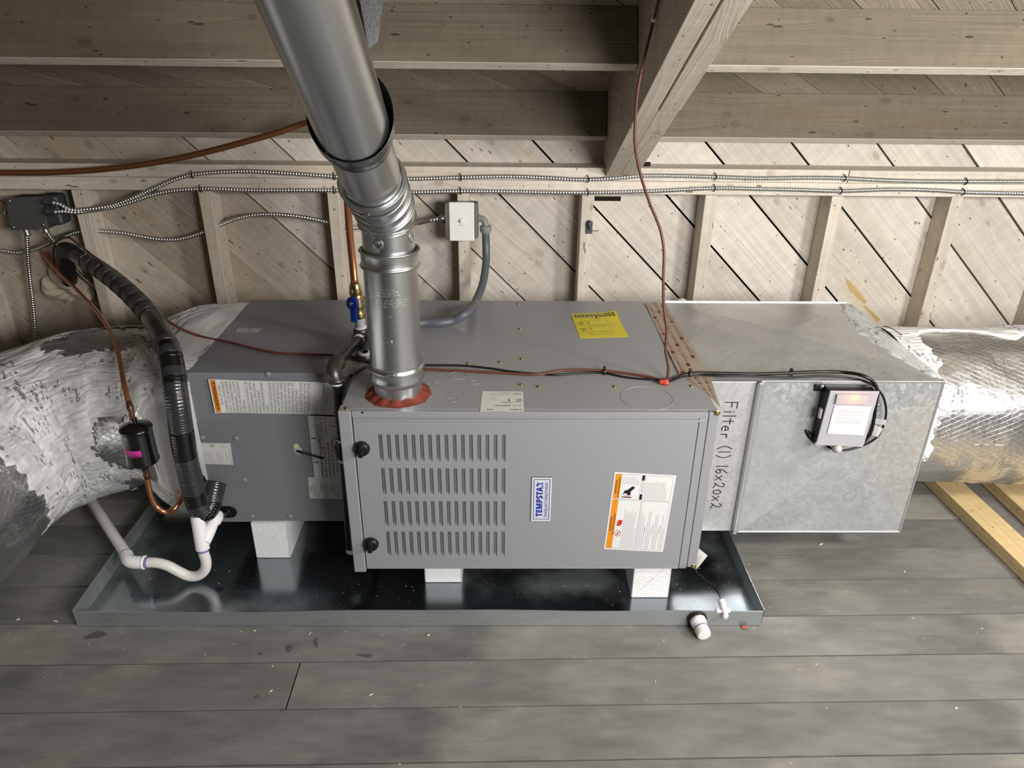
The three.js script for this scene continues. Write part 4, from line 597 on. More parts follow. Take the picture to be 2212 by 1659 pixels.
// ------------------------------------------------------------------ ducts
{
  // left: square plenum that turns into a big insulated round duct bending towards the viewer
  const t = thing('supply_duct', 'fat foil and white mastic wrapped duct bending from the coil cabinet out of frame', 'duct', V(-0.9, 0, -0.3));
  const line = new THREE.CatmullRomCurve3([V(-0.408, 0.3465, -0.46), V(-0.5, 0.3465, -0.46), V(-0.62, 0.342, -0.457), V(-0.75, 0.335, -0.445), V(-0.885, 0.32, -0.39), V(-0.985, 0.295, -0.27), V(-1.02, 0.268, -0.1), V(-1.03, 0.252, 0.15), V(-1.03, 0.245, 0.5), V(-1.03, 0.245, 1.2)], false, 'centripetal');
  const L = line.getLength(), nz = (a, b, c) => vn(a, b, 64, 64) - 0.5;
  const body = (extra, t0s, t1s, rag) => (tt, th, N, B, p) => {
    const s = tt * L, up = V(0, 1, 0), tan = line.getTangentAt(tt), side = tan.clone().cross(up).normalize(), upv = side.clone().cross(tan).normalize();
    const k = smooth(0.02, 0.28, s), e = 2 / (2 + 12 * (1 - k) ** 2), c = Math.cos(th), sn = Math.sin(th), hw = 0.2655 * (1 - k) + 0.228 * k, hh = 0.2225 * (1 - k) + 0.226 * k;
    let q = Math.sign(c) * Math.abs(c) ** e * hw, h = Math.sign(sn) * Math.abs(sn) ** e * hh;
    const w = smooth(0.04, 0.2, s), bump = 0.016 * nz(s * 9 + 3, th * 2.6 + 20) + 0.010 * nz(s * 22, th * 6 + 9) + 0.012 * Math.max(0, nz(s * 5 + 8, th * 3)) , f = 1 + (bump * w * 4.4);
    q *= f; h *= f; const r = Math.hypot(q, h) || 1; q += q / r * extra; h += h / r * extra;
    return side.multiplyScalar(q).add(upv.multiplyScalar(h));
  };
  const ragged = (g, sEnd, amp) => g;
  part(t, 'foil_jacket', sweep(null, 0.23, { curve: line, shape: body(0), rad: 96, step: 0.011 }), M.foil, 'shiny foil jacket');
  // mastic coat: a shell over the jacket that ends in a ragged brushed edge
  const coat = (sFrom, sTo, ends, mat, extra, hole) => {
    const nS = 150, nA = 120, pos = [], uv = [], idx = [], sh = body(extra);
    for (let i = 0; i <= nS; i++) for (let j = 0; j <= nA; j++) { const th = j / nA * Math.PI * 2, lim = ends(th), s = sFrom + (Math.max(lim, sFrom + 0.01) - sFrom) * i / nS, tt = s / L, p = line.getPointAt(tt), q = p.clone().add(sh(tt, th, null, null, p)); if (i === nS || i === nS - 1) q.lerp(p, i === nS ? 0.02 : 0.0); pos.push(q.x, q.y, q.z); uv.push(s, th * 0.23); }
    for (let i = 0; i < nS; i++) for (let j = 0; j < nA; j++) { if (hole && hole(sFrom + (ends(j / nA * 6.283) - sFrom) * i / nS, j / nA * 6.283)) continue; const a = i * (nA + 1) + j; idx.push(a, a + 1, a + nA + 1, a + 1, a + nA + 2, a + nA + 1); }
    const g = new THREE.BufferGeometry(); g.setAttribute('position', new THREE.Float32BufferAttribute(pos, 3)); g.setAttribute('uv', new THREE.Float32BufferAttribute(uv, 2)); g.setIndex(idx); g.computeVertexNormals(); return g;
  };
  const edge = (th) => 0.86 + 0.13 * Math.sin(th + 1.4) + 0.05 * vn(th * 5 + 40, 3, 64, 64) + 0.035 * vn(th * 19, 9, 64, 64) + 0.02 * vn(th * 47, 5, 64, 64);
  const seen = (s, th) => { const n = 0.05 * (vn(s * 60, th * 14, 64, 64) - 0.5); const a = th - Math.PI; return (Math.hypot((s - 0.245 + n) / 0.10, (a + 0.02 + n * 3) / 0.36) < 1) || (Math.hypot((s - 0.30 + n) / 0.15, (th - 1.62 + n * 3) / 0.30) < 1 && s > 0.1) || (Math.hypot((s - 0.22 + n) / 0.09, (a - 0.82 + n * 3) / 0.32) < 1); };
  part(t, 'mastic_coat', coat(0.0, 1, edge, M.mastic, 0.0035, seen), M.mastic, 'white brushed mastic over printed foil');
}
{
  const t = thing('return_duct', 'straight foil covered duct with diamond scrim leaving the filter box to the right', 'duct', V(1.9, 0.1, -0.455));
  const c = V(BX1 - 0.02, 0.352, -0.455), R = 0.229, n = 220, m = 140, X1 = 3.25, mk = (x0, x1f, r, kind) => {
    const pos = [], uv = [], idx = [];
    for (let i = 0; i <= n; i++) for (let j = 0; j <= m; j++) { const th = (j / m - 0.5) * Math.PI * 2, xe = x1f(th), x = x0 + (xe - x0) * i / n, w = 0.010 * (vn(x * 7, th * 2.2 + 7, 64, 64) - 0.5) + 0.006 * (vn(x * 17 + 4, th * 5, 64, 64) - 0.5) + 0.012 * smooth(-0.5, -1.2, th) * (vn(x * 30 + 3 * th, th * 12, 64, 64) - 0.5), rr = r + w + (kind && i === n ? -0.004 : 0); pos.push(x, c.y + rr * Math.sin(th) * 0.985 + 0.01 * smooth(BX1, 2.2, x) * 0, c.z + rr * Math.cos(th)); uv.push(x, th * R); }
    for (let i = 0; i < n; i++) for (let j = 0; j < m; j++) { const a = i * (m + 1) + j; idx.push(a, a + 1, a + m + 1, a + 1, a + m + 2, a + m + 1); }
    const g = new THREE.BufferGeometry(); g.setAttribute('position', new THREE.Float32BufferAttribute(pos, 3)); g.setAttribute('uv', new THREE.Float32BufferAttribute(uv, 2)); g.setIndex(idx); g.computeVertexNormals(); return g;
  };
  part(t, 'foil_jacket', mk(BX1 + 0.004, () => X1, R), M.foil, 'shiny foil jacket');
  const wob = (th) => 0.02 * vn(th * 14, 2, 64, 64) + 0.012 * vn(th * 37, 6, 64, 64);
  part(t, 'mastic_collar', mk(BX1 + 0.0035, (th) => BX1 + 0.02 + 0.03 * Math.exp(-(th ** 2) / 0.5) + 0.10 * Math.exp(-((th - 2.0) ** 2) / 0.25) + 0.05 * Math.exp(-((th - 1.1) ** 2) / 0.1) + 0.012 * Math.sin(th * 3) + wob(th), R + 0.0035, 1), M.mastic, 'white brushed mastic collar');
  // smear of mastic along the top of the jacket
  const sm = (() => { const N = 60, A = 24, pos = [], uv = [], idx = []; for (let i = 0; i <= N; i++) for (let j = 0; j <= A; j++) { const x = BX1 + 0.03 + i / N * 0.95, k = x - BX1, hi = 1.98 + 0.03 * vn(x * 40, 1, 64, 64), lo = hi - 0.17 - 0.35 * Math.exp(-((k - 0.34) ** 2) / 0.012) - 0.3 * Math.exp(-((k - 0.03) ** 2) / 0.012) - 0.1 * vn(x * 50, 4, 64, 64), th = lo + (hi - lo) * j / A, edgeK = Math.min(1, j / 2, (A - j) / 2), w = 0.010 * (vn(x * 7, th * 2.2 + 7, 64, 64) - 0.5) + 0.006 * (vn(x * 17 + 4, th * 5, 64, 64) - 0.5), r = R + w - 0.002 + 0.0075 * edgeK; pos.push(x, c.y + r * Math.sin(th) * 0.985, c.z + r * Math.cos(th)); uv.push(x, th * R); } for (let i = 0; i < N; i++) for (let j = 0; j < A; j++) { const a = i * (A + 1) + j; idx.push(a, a + 1, a + A + 1, a + 1, a + A + 2, a + A + 1); } const g = new THREE.BufferGeometry(); g.setAttribute('position', new THREE.Float32BufferAttribute(pos, 3)); g.setAttribute('uv', new THREE.Float32BufferAttribute(uv, 2)); g.setIndex(idx); g.computeVertexNormals(); return g; })();
  part(t, 'mastic_smear', sm, M.mastic);
}
{
  // brushed mastic fillet on the box top where the duct meets it
  const t = thing('mastic_fillet', 'greyish white brushed sealant along the right edge of the filter box top', 'sealant', V(BX1, FY1, -0.45));
  const N = 60, A = 10, pos = [], uv = [], idx = []; for (let i = 0; i <= N; i++) for (let j = 0; j <= A; j++) { const z = -0.715 + i / N * 0.535, w = 0.025 + 0.065 * Math.sin(Math.PI * clamp((i / N) * 0.98 + 0.05)) * (0.75 + 0.4 * vn(z * 60, 3, 64, 64)), x = BX1 + 0.004 - w * (1 - j / A), ek = Math.min(1, j / 2.5) * Math.min(1, i / 2, (N - i) / 2); pos.push(x, FY1 - 0.001 + 0.0055 * ek + 0.0075 * clamp((BX1 - x) / 0.2), z); uv.push(z, x * 2); }
  for (let i = 0; i < N; i++) for (let j = 0; j < A; j++) { const a = i * (A + 1) + j; idx.push(a, a + A + 1, a + 1, a + 1, a + A + 1, a + A + 2); }
  const g = new THREE.BufferGeometry(); g.setAttribute('position', new THREE.Float32BufferAttribute(pos, 3)); g.setAttribute('uv', new THREE.Float32BufferAttribute(uv, 2)); g.setIndex(idx); g.computeVertexNormals(); part(t, 'sealant', g, M.masticGrey);
}

// ------------------------------------------------------------------ armoured cables, boxes and switch on the wall
const arm = (pts, r = 0.0072, pitch = 0.0092) => { const c = new THREE.CatmullRomCurve3(pts, false, 'centripetal'); const L = c.getLength(); return sweep(pts, (t) => r * (0.74 + 0.34 * Math.abs(Math.sin(Math.PI * t * L / pitch))), { step: pitch / 7, rad: 10 }); };
const staple = (p, r = 0.0085) => sweep([p.clone().add(V(-0.002, r + 0.003, -r * 0.7)), p.clone().add(V(0, r * 0.8, r * 0.75)), p.clone().add(V(0.001, 0, r * 1.15)), p.clone().add(V(0, -r * 0.8, r * 0.75)), p.clone().add(V(0.001, -r - 0.003, -r * 0.7))], 0.0016, { rad: 6, step: 0.003 });
const ZC = ZP + 0.0078;
{
  const jz = -0.985;
  const up = [[112, 437], [128, 441], [152, 453], [190, 452], [245, 443], [330, 408], [372, 390], [415, 377.5], [520, 370], [600, 373], [720, 381], [800, 386], [900, 386], [1000, 383], [1100, 381], [1180, 384], [1258, 388], [1330, 385], [1385, 380], [1470, 380], [1545, 382], [1640, 385], [1740, 384], [1820, 385], [1880, 388], [1960, 391], [2090, 392], [2230, 392]];
  const a = thing('armored_cable', 'upper of the two long ribbed armored cables along the wall top plate', 'cable', V(0.3, 0.86, ZC));
  part(a, 'armor', arm(up.map(([u, v], i) => Z(u, v, i < 4 ? -0.955 - 0.008 * i : ZC))), M.armor);
  for (const [u, v] of [[415, 377.5], [722, 381], [995, 383], [1270, 387], [1545, 382], [1824, 385], [2086, 392]]) part(a, 'staple', staple(Z(u, v, ZC)), M.dark);
  const lo = [[116, 458], [135, 457], [165, 459], [200, 455], [250, 446], [350, 416], [433, 408], [540, 411], [720, 411], [900, 415], [1000, 413], [1100, 414], [1258, 416], [1400, 413], [1543, 406.5], [1640, 408], [1730, 410], [1816, 412.5], [1930, 409], [2020, 411], [2083, 415], [2230, 418]];
  const b = thing('armored_cable', 'lower of the two long ribbed armored cables along the wall top plate', 'cable', V(0.3, 0.84, ZC));
  part(b, 'armor', arm(lo.map(([u, v], i) => Z(u, v, i < 3 ? -0.95 - 0.01 * i : ZC))), M.armor);
  for (const [u, v] of [[433, 408], [722, 411], [995, 413], [1270, 416], [1543, 406.5], [1816, 412.5], [2080, 415]]) part(b, 'staple', staple(Z(u, v, ZC)), M.dark);

  const m = thing('armored_cable', 'ribbed armored cable threaded through holes in the studs to the white switch', 'cable', V(-0.3, 0.74, -1.03));
  const z = -1.035; part(m, 'armor', arm([[-420, 530], [-200, 536], [-40, 538], [0, 541], [35, 546], [60, 543], [85, 535], [112, 523], [140, 511], [165, 502], [185, 499], [207, 499], [262, 503], [305, 511], [345, 517], [385, 517], [415, 510], [440, 501], [460, 493], [478, 485], [510, 473], [545, 465], [585, 463], [640, 467], [690, 476], [715, 482], [745, 490], [785, 492], [850, 492], [900, 483], [930, 476], [957, 470]].map(([u, v], i) => Z(u, v, i > 29 ? -0.985 : z))), M.armor);

  const down = (label, pts, base) => { const t = thing('armored_cable', label, 'cable', base); part(t, 'armor', arm(pts), M.armor); return t; };
  down('ribbed armored cable hanging straight down from the junction box to the foil duct', [Z(57, 504, jz), Z(59, 540, -1.0), Z(63, 590, -1.02), Z(70, 650, -1.03), Z(78, 735, -1.04)], Z(63, 590, -1.0));
  down('short ribbed armored cable slanting from the junction box corner behind the black refrigerant pipe', [Z(98, 496, jz), Z(108, 512, -1.0), Z(135, 548, -1.04), Z(180, 600, -1.055), Z(207, 620, -1.058), Z(221, 638, -1.058), Z(233, 668, -1.058), Z(241, 705, -1.058)], Z(135, 548, -1.04));
  down('stub of ribbed armored cable entering the left side of the junction box', [Z(-420, 470, -1.035), Z(-200, 462, -1.035), Z(-60, 458, -1.02), Z(-20, 458, -1.01), Z(14, 459, -0.995)], Z(0, 459, -1.01));

  // junction box hung on the wall
  const t = thing('junction_box', 'grey metal junction box with a blank cover on the left wall', 'junction box', Z(60, 460, -1.02)), p = (u, v, zz = -0.972) => Z(u, v, zz);
  const A = p(14, 427), B2 = p(92, 424), C2 = p(100, 495), D2 = p(24, 497);
  part(t, 'cover', sheet([A, B2, C2, D2], 0.003, () => 0, 2, 2), M.steelBox, 'flat grey cover');
  part(t, 'box', box(A.x + 0.006, C2.x + 0.006, D2.y + 0.003, A.y - 0.003, -1.045, -0.9725, 0.004, 'x', 2), M.castGrey);
  const sd = Z(118, 462, -1.0); part(t, 'side_housing', box(C2.x - 0.002, C2.x + 0.05, D2.y + 0.012, A.y + 0.004, -1.05, -0.985, 0.012, 'y', 3), M.castGrey);
  for (const [u, v] of [[20, 434], [88, 431], [29, 491], [93, 486]]) part(t, 'cover_screw', turned([[0, 0.003], [0.003, 0.0025], [0.0045, 0]], p(u, v, -0.9685), V(0, 0, 1), 12), M.zinc);
  for (const [u, v] of [[103, 436], [107, 457]]) part(t, 'connector', turned([[0.008, -0.012], [0.0115, -0.012], [0.0115, -0.002], [0.0098, 0], [0.0098, 0.016], [0.0115, 0.017], [0.0115, 0.021], [0.0078, 0.021]], Z(u, v, -0.955), V(1, -0.12, 0), 18), M.castGrey);
  for (const [u, v] of [[57, 500], [97, 494]]) part(t, 'connector', turned([[0.008, -0.012], [0.0098, -0.01], [0.0098, 0.008], [0.0112, 0.009], [0.0112, 0.014], [0.0078, 0.014]], Z(u, v, jz), V(0.1, -1, 0), 18), M.steelBox);

  // toggle switch on its square box
  const s = thing('light_switch', 'white toggle light switch plate on a square metal box on a stud', 'light switch', Z(997, 520, -0.985)), q = (u, v, zz = -0.953) => Z(u, v, zz), a1 = q(969, 437), a2 = q(1023.5, 437), a3 = q(1024, 521);
  part(s, 'box', box(q(961, 440, -0.96).x, q(1033, 440, -0.96).x, q(997, 514, -0.96).y, q(997, 438, -0.96).y, -0.9985, -0.962, 0.008, 'x', 3), M.steelBox);
  const ring = new THREE.Shape(), W2 = (q(1033, 440, -0.96).x - q(961, 440, -0.96).x) / 2, H2 = (q(997, 438, -0.96).y - q(997, 515, -0.96).y) / 2, rc = V((q(1033, 440, -0.96).x + q(961, 440, -0.96).x) / 2, (q(997, 438, -0.96).y + q(997, 515, -0.96).y) / 2, 0);
  const rr2 = (S2, w, h, r) => { S2.moveTo(-w + r, -h); S2.lineTo(w - r, -h); S2.absarc(w - r, -h + r, r, -Math.PI / 2, 0); S2.absarc(w - r, h - r, r, 0, Math.PI / 2); S2.absarc(-w + r, h - r, r, Math.PI / 2, Math.PI); S2.absarc(-w + r, -h + r, r, Math.PI, 1.5 * Math.PI); };
  rr2(ring, W2, H2, 0.012); for (const [hx, hy] of [[-1, 1], [1, 1], [1, -1], [-1, -1]]) { const h = new THREE.Path(); h.absarc(hx * (W2 - 0.0095), hy * (H2 - 0.0095), 0.0032, 0, 6.28); ring.holes.push(h); }
  const rg = new THREE.ExtrudeGeometry(ring, { depth: 0.0016, bevelEnabled: true, bevelThickness: 0.0006, bevelSize: 0.0006, bevelSegments: 1 }); rg.translate(rc.x, rc.y, -0.9615); part(s, 'mud_ring', boxUV(rg), M.zinc);
  const plate = part(s, 'wall_plate', box(a1.x, a2.x, a3.y, a1.y, -0.959, -0.953, 0.0035, 'x', 4), M.plastic), pc = V((a1.x + a2.x) / 2, (a1.y + a3.y) / 2, -0.953);
  part(plate, 'toggle_frame', box(pc.x - 0.0062, pc.x + 0.0045, pc.y - 0.0125, pc.y + 0.0125, -0.9535, -0.9522, 0.0004), S({ color: 0x9a9894, roughness: 0.5 }));
  part(plate, 'toggle', box(pc.x - 0.0052, pc.x + 0.0036, pc.y - 0.011, pc.y + 0.0115, -0.9535, -0.9514, 0.0006), M.plastic); { const g = new RoundedBoxGeometry(0.0085, 0.009, 0.014, 2, 0.002); g.rotateX(-0.5); g.translate(pc.x - 0.0008, pc.y + 0.0035, -0.949); part(plate, 'lever', boxUV(g), M.plastic); }
  for (const k of [1, -1]) part(plate, 'plate_screw', turned([[0, 0.0012], [0.0022, 0.001], [0.0032, 0]], pc.clone().add(V(-0.0008, k * 0.030, 0)), V(0, 0, 1), 12), M.plastic);
  part(s, 'connector', turned([[0.0075, 0], [0.0105, 0.001], [0.0105, 0.012], [0.0085, 0.014], [0.0085, 0.022], [0.0108, 0.023], [0.0108, 0.026]], Z(949, 472, -0.98), V(1, 0.1, 0), 18), M.zinc);

  // grey liquid-tight conduit from the switch to the furnace side
  const c = thing('flexible_conduit', 'dark grey flexible conduit looping from the switch across the furnace top behind the vent pipe', 'conduit', Y(985, 693, 0.58));
  const path = [Z(1049, 497, -0.965), Z(1050, 530, -0.962), Z(1050, 565, -0.94), Z(1043, 612, -0.87), Z(1028, 650, -0.77), Y(1005, 678, 0.607), Y(980, 692, 0.588), Y(950, 697, 0.5845), Y(915, 697, 0.584), Y(870, 703, 0.586), Y(825, 722, 0.592), Y(795, 745, 0.603), X(772, 775, -0.028), X(757, 797, -0.03), X(748, 822, -0.032)];
  part(c, 'conduit', sweep(path, 0.0128, { rad: 20, step: 0.008 }), M.conduit);
  part(c, 'elbow_connector', merge([sweep([Z(1034, 471, -0.975), Z(1042, 473, -0.972), Z(1048, 481, -0.968), Z(1049, 494, -0.965)], 0.0105, { rad: 18, step: 0.003 }), turned([[0.008, 0], [0.015, 0.001], [0.015, 0.0035], [0.008, 0.0045]], Z(1033, 471, -0.975), V(1, 0, 0), 6)]), M.conduitNut);
  part(c, 'nut', turned([[0.0125, -0.002], [0.0185, 0], [0.0195, 0.003], [0.0195, 0.015], [0.0165, 0.022], [0.0135, 0.026]], Z(1049, 488, -0.965), V(0.02, -1, 0), 20), M.conduitNut);
  const e = X(747, 822, -0.032); part(c, 'nut', turned([[0.013, -0.002], [0.017, 0], [0.0175, 0.014], [0.0155, 0.018], [0.0125, 0.02], [0.012, 0.05]], e, V(0.0, -0.75, 0.66), 20), M.conduitNut);

  // copper gas tube along the wall, looping behind the vent pipe down to the valve
  const g = thing('copper_gas_tube', 'copper tube crossing the upper left, passing behind the vent pipe and dropping to the valve', 'copper tube', Z(400, 340, -0.93));
  part(g, 'tube', sweep([Z(-620, 376, -0.962), Z(-300, 374, -0.962), Z(0, 373, -0.96), Z(120, 372, -0.955), Z(220, 366, -0.95), Z(330, 352, -0.93), Z(430, 332, -0.91), Z(530, 306, -0.88), Z(600, 286, -0.85), Z(665, 265, -0.81), Z(720, 262, -0.72), Z(742, 300, -0.62), Z(748, 370, -0.53), Z(751, 440, -0.47), Z(756, 510, -0.425), Z(762, 570, -0.39), Z(766, 612, -0.372)], 0.0096, { rad: 18, step: 0.01 }), M.copper);

  // ball valve: flare nut, body, blue lever, doped nipple
  const vz = -0.37, v = thing('gas_valve', 'brass gas shut-off valve with a blue lever handle left of the vent pipe', 'valve', Z(780, 700, vz)), ax = Z(766, 612, vz).sub(Z(779, 706, vz)).normalize(), vb = Z(779, 706, vz), vL = Z(766, 612, vz).distanceTo(vb), va = (k) => vb.clone().addScaledVector(ax, vL * k);
  part(v, 'flare_nut', turned([[0.0098, 0], [0.013, -0.004], [0.0155, -0.014], [0.0155, -0.021]], va(1.02), ax, 24), M.brass); part(v, 'flare_nut_flats', turned([[0.012, 0], [0.0172, 0.001], [0.0172, 0.012], [0.0145, 0.0135]], va(0.76), ax, 6), M.brass);
  part(v, 'valve_body', turned([[0.013, 0], [0.0165, 0.001], [0.0165, 0.014], [0.014, 0.016], [0.0135, 0.024], [0.0165, 0.029], [0.0175, 0.037], [0.0155, 0.043], [0.0165, 0.046], [0.0165, 0.062], [0.012, 0.064]], va(0.22), ax, 24), M.brass); part(v, 'valve_hex', turned([[0.012, 0], [0.018, 0.001], [0.018, 0.016], [0.012, 0.017]], va(0.22), ax, 6), M.brass);
  const hz = vz + 0.03, hc2 = Z(763, 655, hz), he = Z(765, 691, hz + 0.004); const hg = turned([[0, 0.009], [0.013, 0.009], [0.0165, 0.007], [0.0175, 0.002], [0.0165, 0]], hc2, V(-0.35, 0.25, 0.9), 28);
  const lv = new RoundedBoxGeometry(0.017, hc2.distanceTo(he) + 0.006, 0.008, 2, 0.003); lv.applyQuaternion(new THREE.Quaternion().setFromUnitVectors(V(0, 1, 0), hc2.clone().sub(he).normalize())); const mid = hc2.clone().lerp(he, 0.55); lv.translate(mid.x, mid.y, mid.z + 0.002);
  const hd = part(v, 'handle', merge([hg, lv]), M.blue, 'blue lever'); part(hd, 'handle_screw', hexHead(0.0052, 0.005, hc2.clone().add(V(-0.003, 0.002, 0.008)), V(-0.35, 0.25, 0.9), 12), M.zinc);
  part(v, 'stem', sweep([va(0.55), hc2], 0.006, { rad: 10, step: 0.01 }), M.brass);
  part(v, 'nipple', turned([[0.0125, 0], [0.0132, 0.004], [0.0125, 0.01], [0.0135, 0.018], [0.0125, 0.027]], va(-0.02), ax, 20), S({ color: 0xb9bcc4, roughness: 0.6 }), 'thread smeared with pale pipe dope');

  // black iron gas piping: tee, branch, elbow, drop, union, cap
  const i = thing('gas_pipe', 'black iron gas pipe with tee, elbow and union dropping beside the furnace door', 'gas pipe', Z(738, 960, -0.13));
  const tee = Z(781, 728, vz), elb = Z(722, 790, -0.135), dropT = Z(727, 822, -0.118), un = Z(741, 972, -0.118), dropB = Z(757, 1186, -0.118), bd = elb.clone().sub(tee).normalize(), dd = dropB.clone().sub(dropT).normalize();
  part(i, 'tee', merge([turned([[0.013, -0.03], [0.0195, -0.029], [0.0195, -0.02], [0.0168, -0.017], [0.0165, 0.012], [0.0195, 0.015], [0.0195, 0.024], [0.013, 0.025]], tee, ax, 24), turned([[0.015, 0], [0.016, 0.014], [0.0195, 0.017], [0.0195, 0.027], [0.0125, 0.028]], tee, bd, 24)]), M.iron);
  part(i, 'pipe_dope', merge([turned([[0.0128, 0.003], [0.0165, 0.002], [0.017, -0.002], [0.013, -0.003]], tee.clone().addScaledVector(ax, 0.028), ax, 20), turned([[0.0128, 0.004], [0.0165, 0.002], [0.0175, -0.003], [0.013, -0.004]], tee.clone().addScaledVector(bd, 0.029), bd, 20), turned([[0.0112, 0.005], [0.0135, 0.003], [0.0135, -0.003], [0.0112, -0.005]], dropT.clone().addScaledVector(dd, 0.006), dd, 20), turned([[0.0112, 0.006], [0.0128, 0.003], [0.0128, -0.004]], un.clone().addScaledVector(dd, -0.029), dd, 20), turned([[0.0112, 0.006], [0.0128, 0.003], [0.0128, -0.004]], un.clone().addScaledVector(dd, 0.027), dd, 20), turned([[0.001, 0.013], [0.009, 0.012], [0.0118, 0.008], [0.0115, -0.003]], dropB, dd, 16)]), M.dope, 'white pipe dope at the joints');
  part(i, 'branch_pipe', sweep([tee.clone().addScaledVector(bd, 0.02), elb.clone().addScaledVector(bd, -0.01)], 0.0122, { rad: 24, step: 0.01 }), M.ironBlack);
  part(i, 'elbow', merge([sweep([elb.clone().addScaledVector(bd, -0.022), elb.clone().addScaledVector(bd, -0.004), elb.clone().lerp(dropT, 0.45).addScaledVector(bd, 0.008), dropT], 0.0178, { rad: 24, step: 0.003 }), turned([[0.012, 0], [0.0205, 0.001], [0.0205, 0.008], [0.017, 0.01]], elb.clone().addScaledVector(bd, -0.026), bd, 24), turned([[0.017, -0.01], [0.0205, -0.008], [0.0205, 0], [0.012, 0.001]], dropT.clone().addScaledVector(dd, 0.002), dd, 24)]), M.iron);
  part(i, 'drop_pipe', sweep([dropT, un, dropB], 0.011, { rad: 22, step: 0.02 }), M.ironBlack);
  part(i, 'union', merge([turned([[0.011, -0.026], [0.0155, -0.024], [0.0155, -0.012], [0.0205, -0.011], [0.0205, 0.01], [0.0155, 0.011], [0.0155, 0.023], [0.011, 0.024]], un, dd, 8)]), M.ironBlack);
  const cap = Y(788, 776, FY1 + 0.004); part(i, 'capped_outlet', merge([turned([[0.018, 0], [0.0195, 0.002], [0.0195, 0.014], [0.013, 0.016], [0.013, 0.02]], cap, up2(), 20)]), M.iron); part(i, 'pipe_dope', turned([[0.011, 0.021], [0.0165, 0.02], [0.0168, 0.015], [0.014, 0.014]], cap, up2(), 16), M.dope);
}
function up2() { return V(0, 1, 0); }

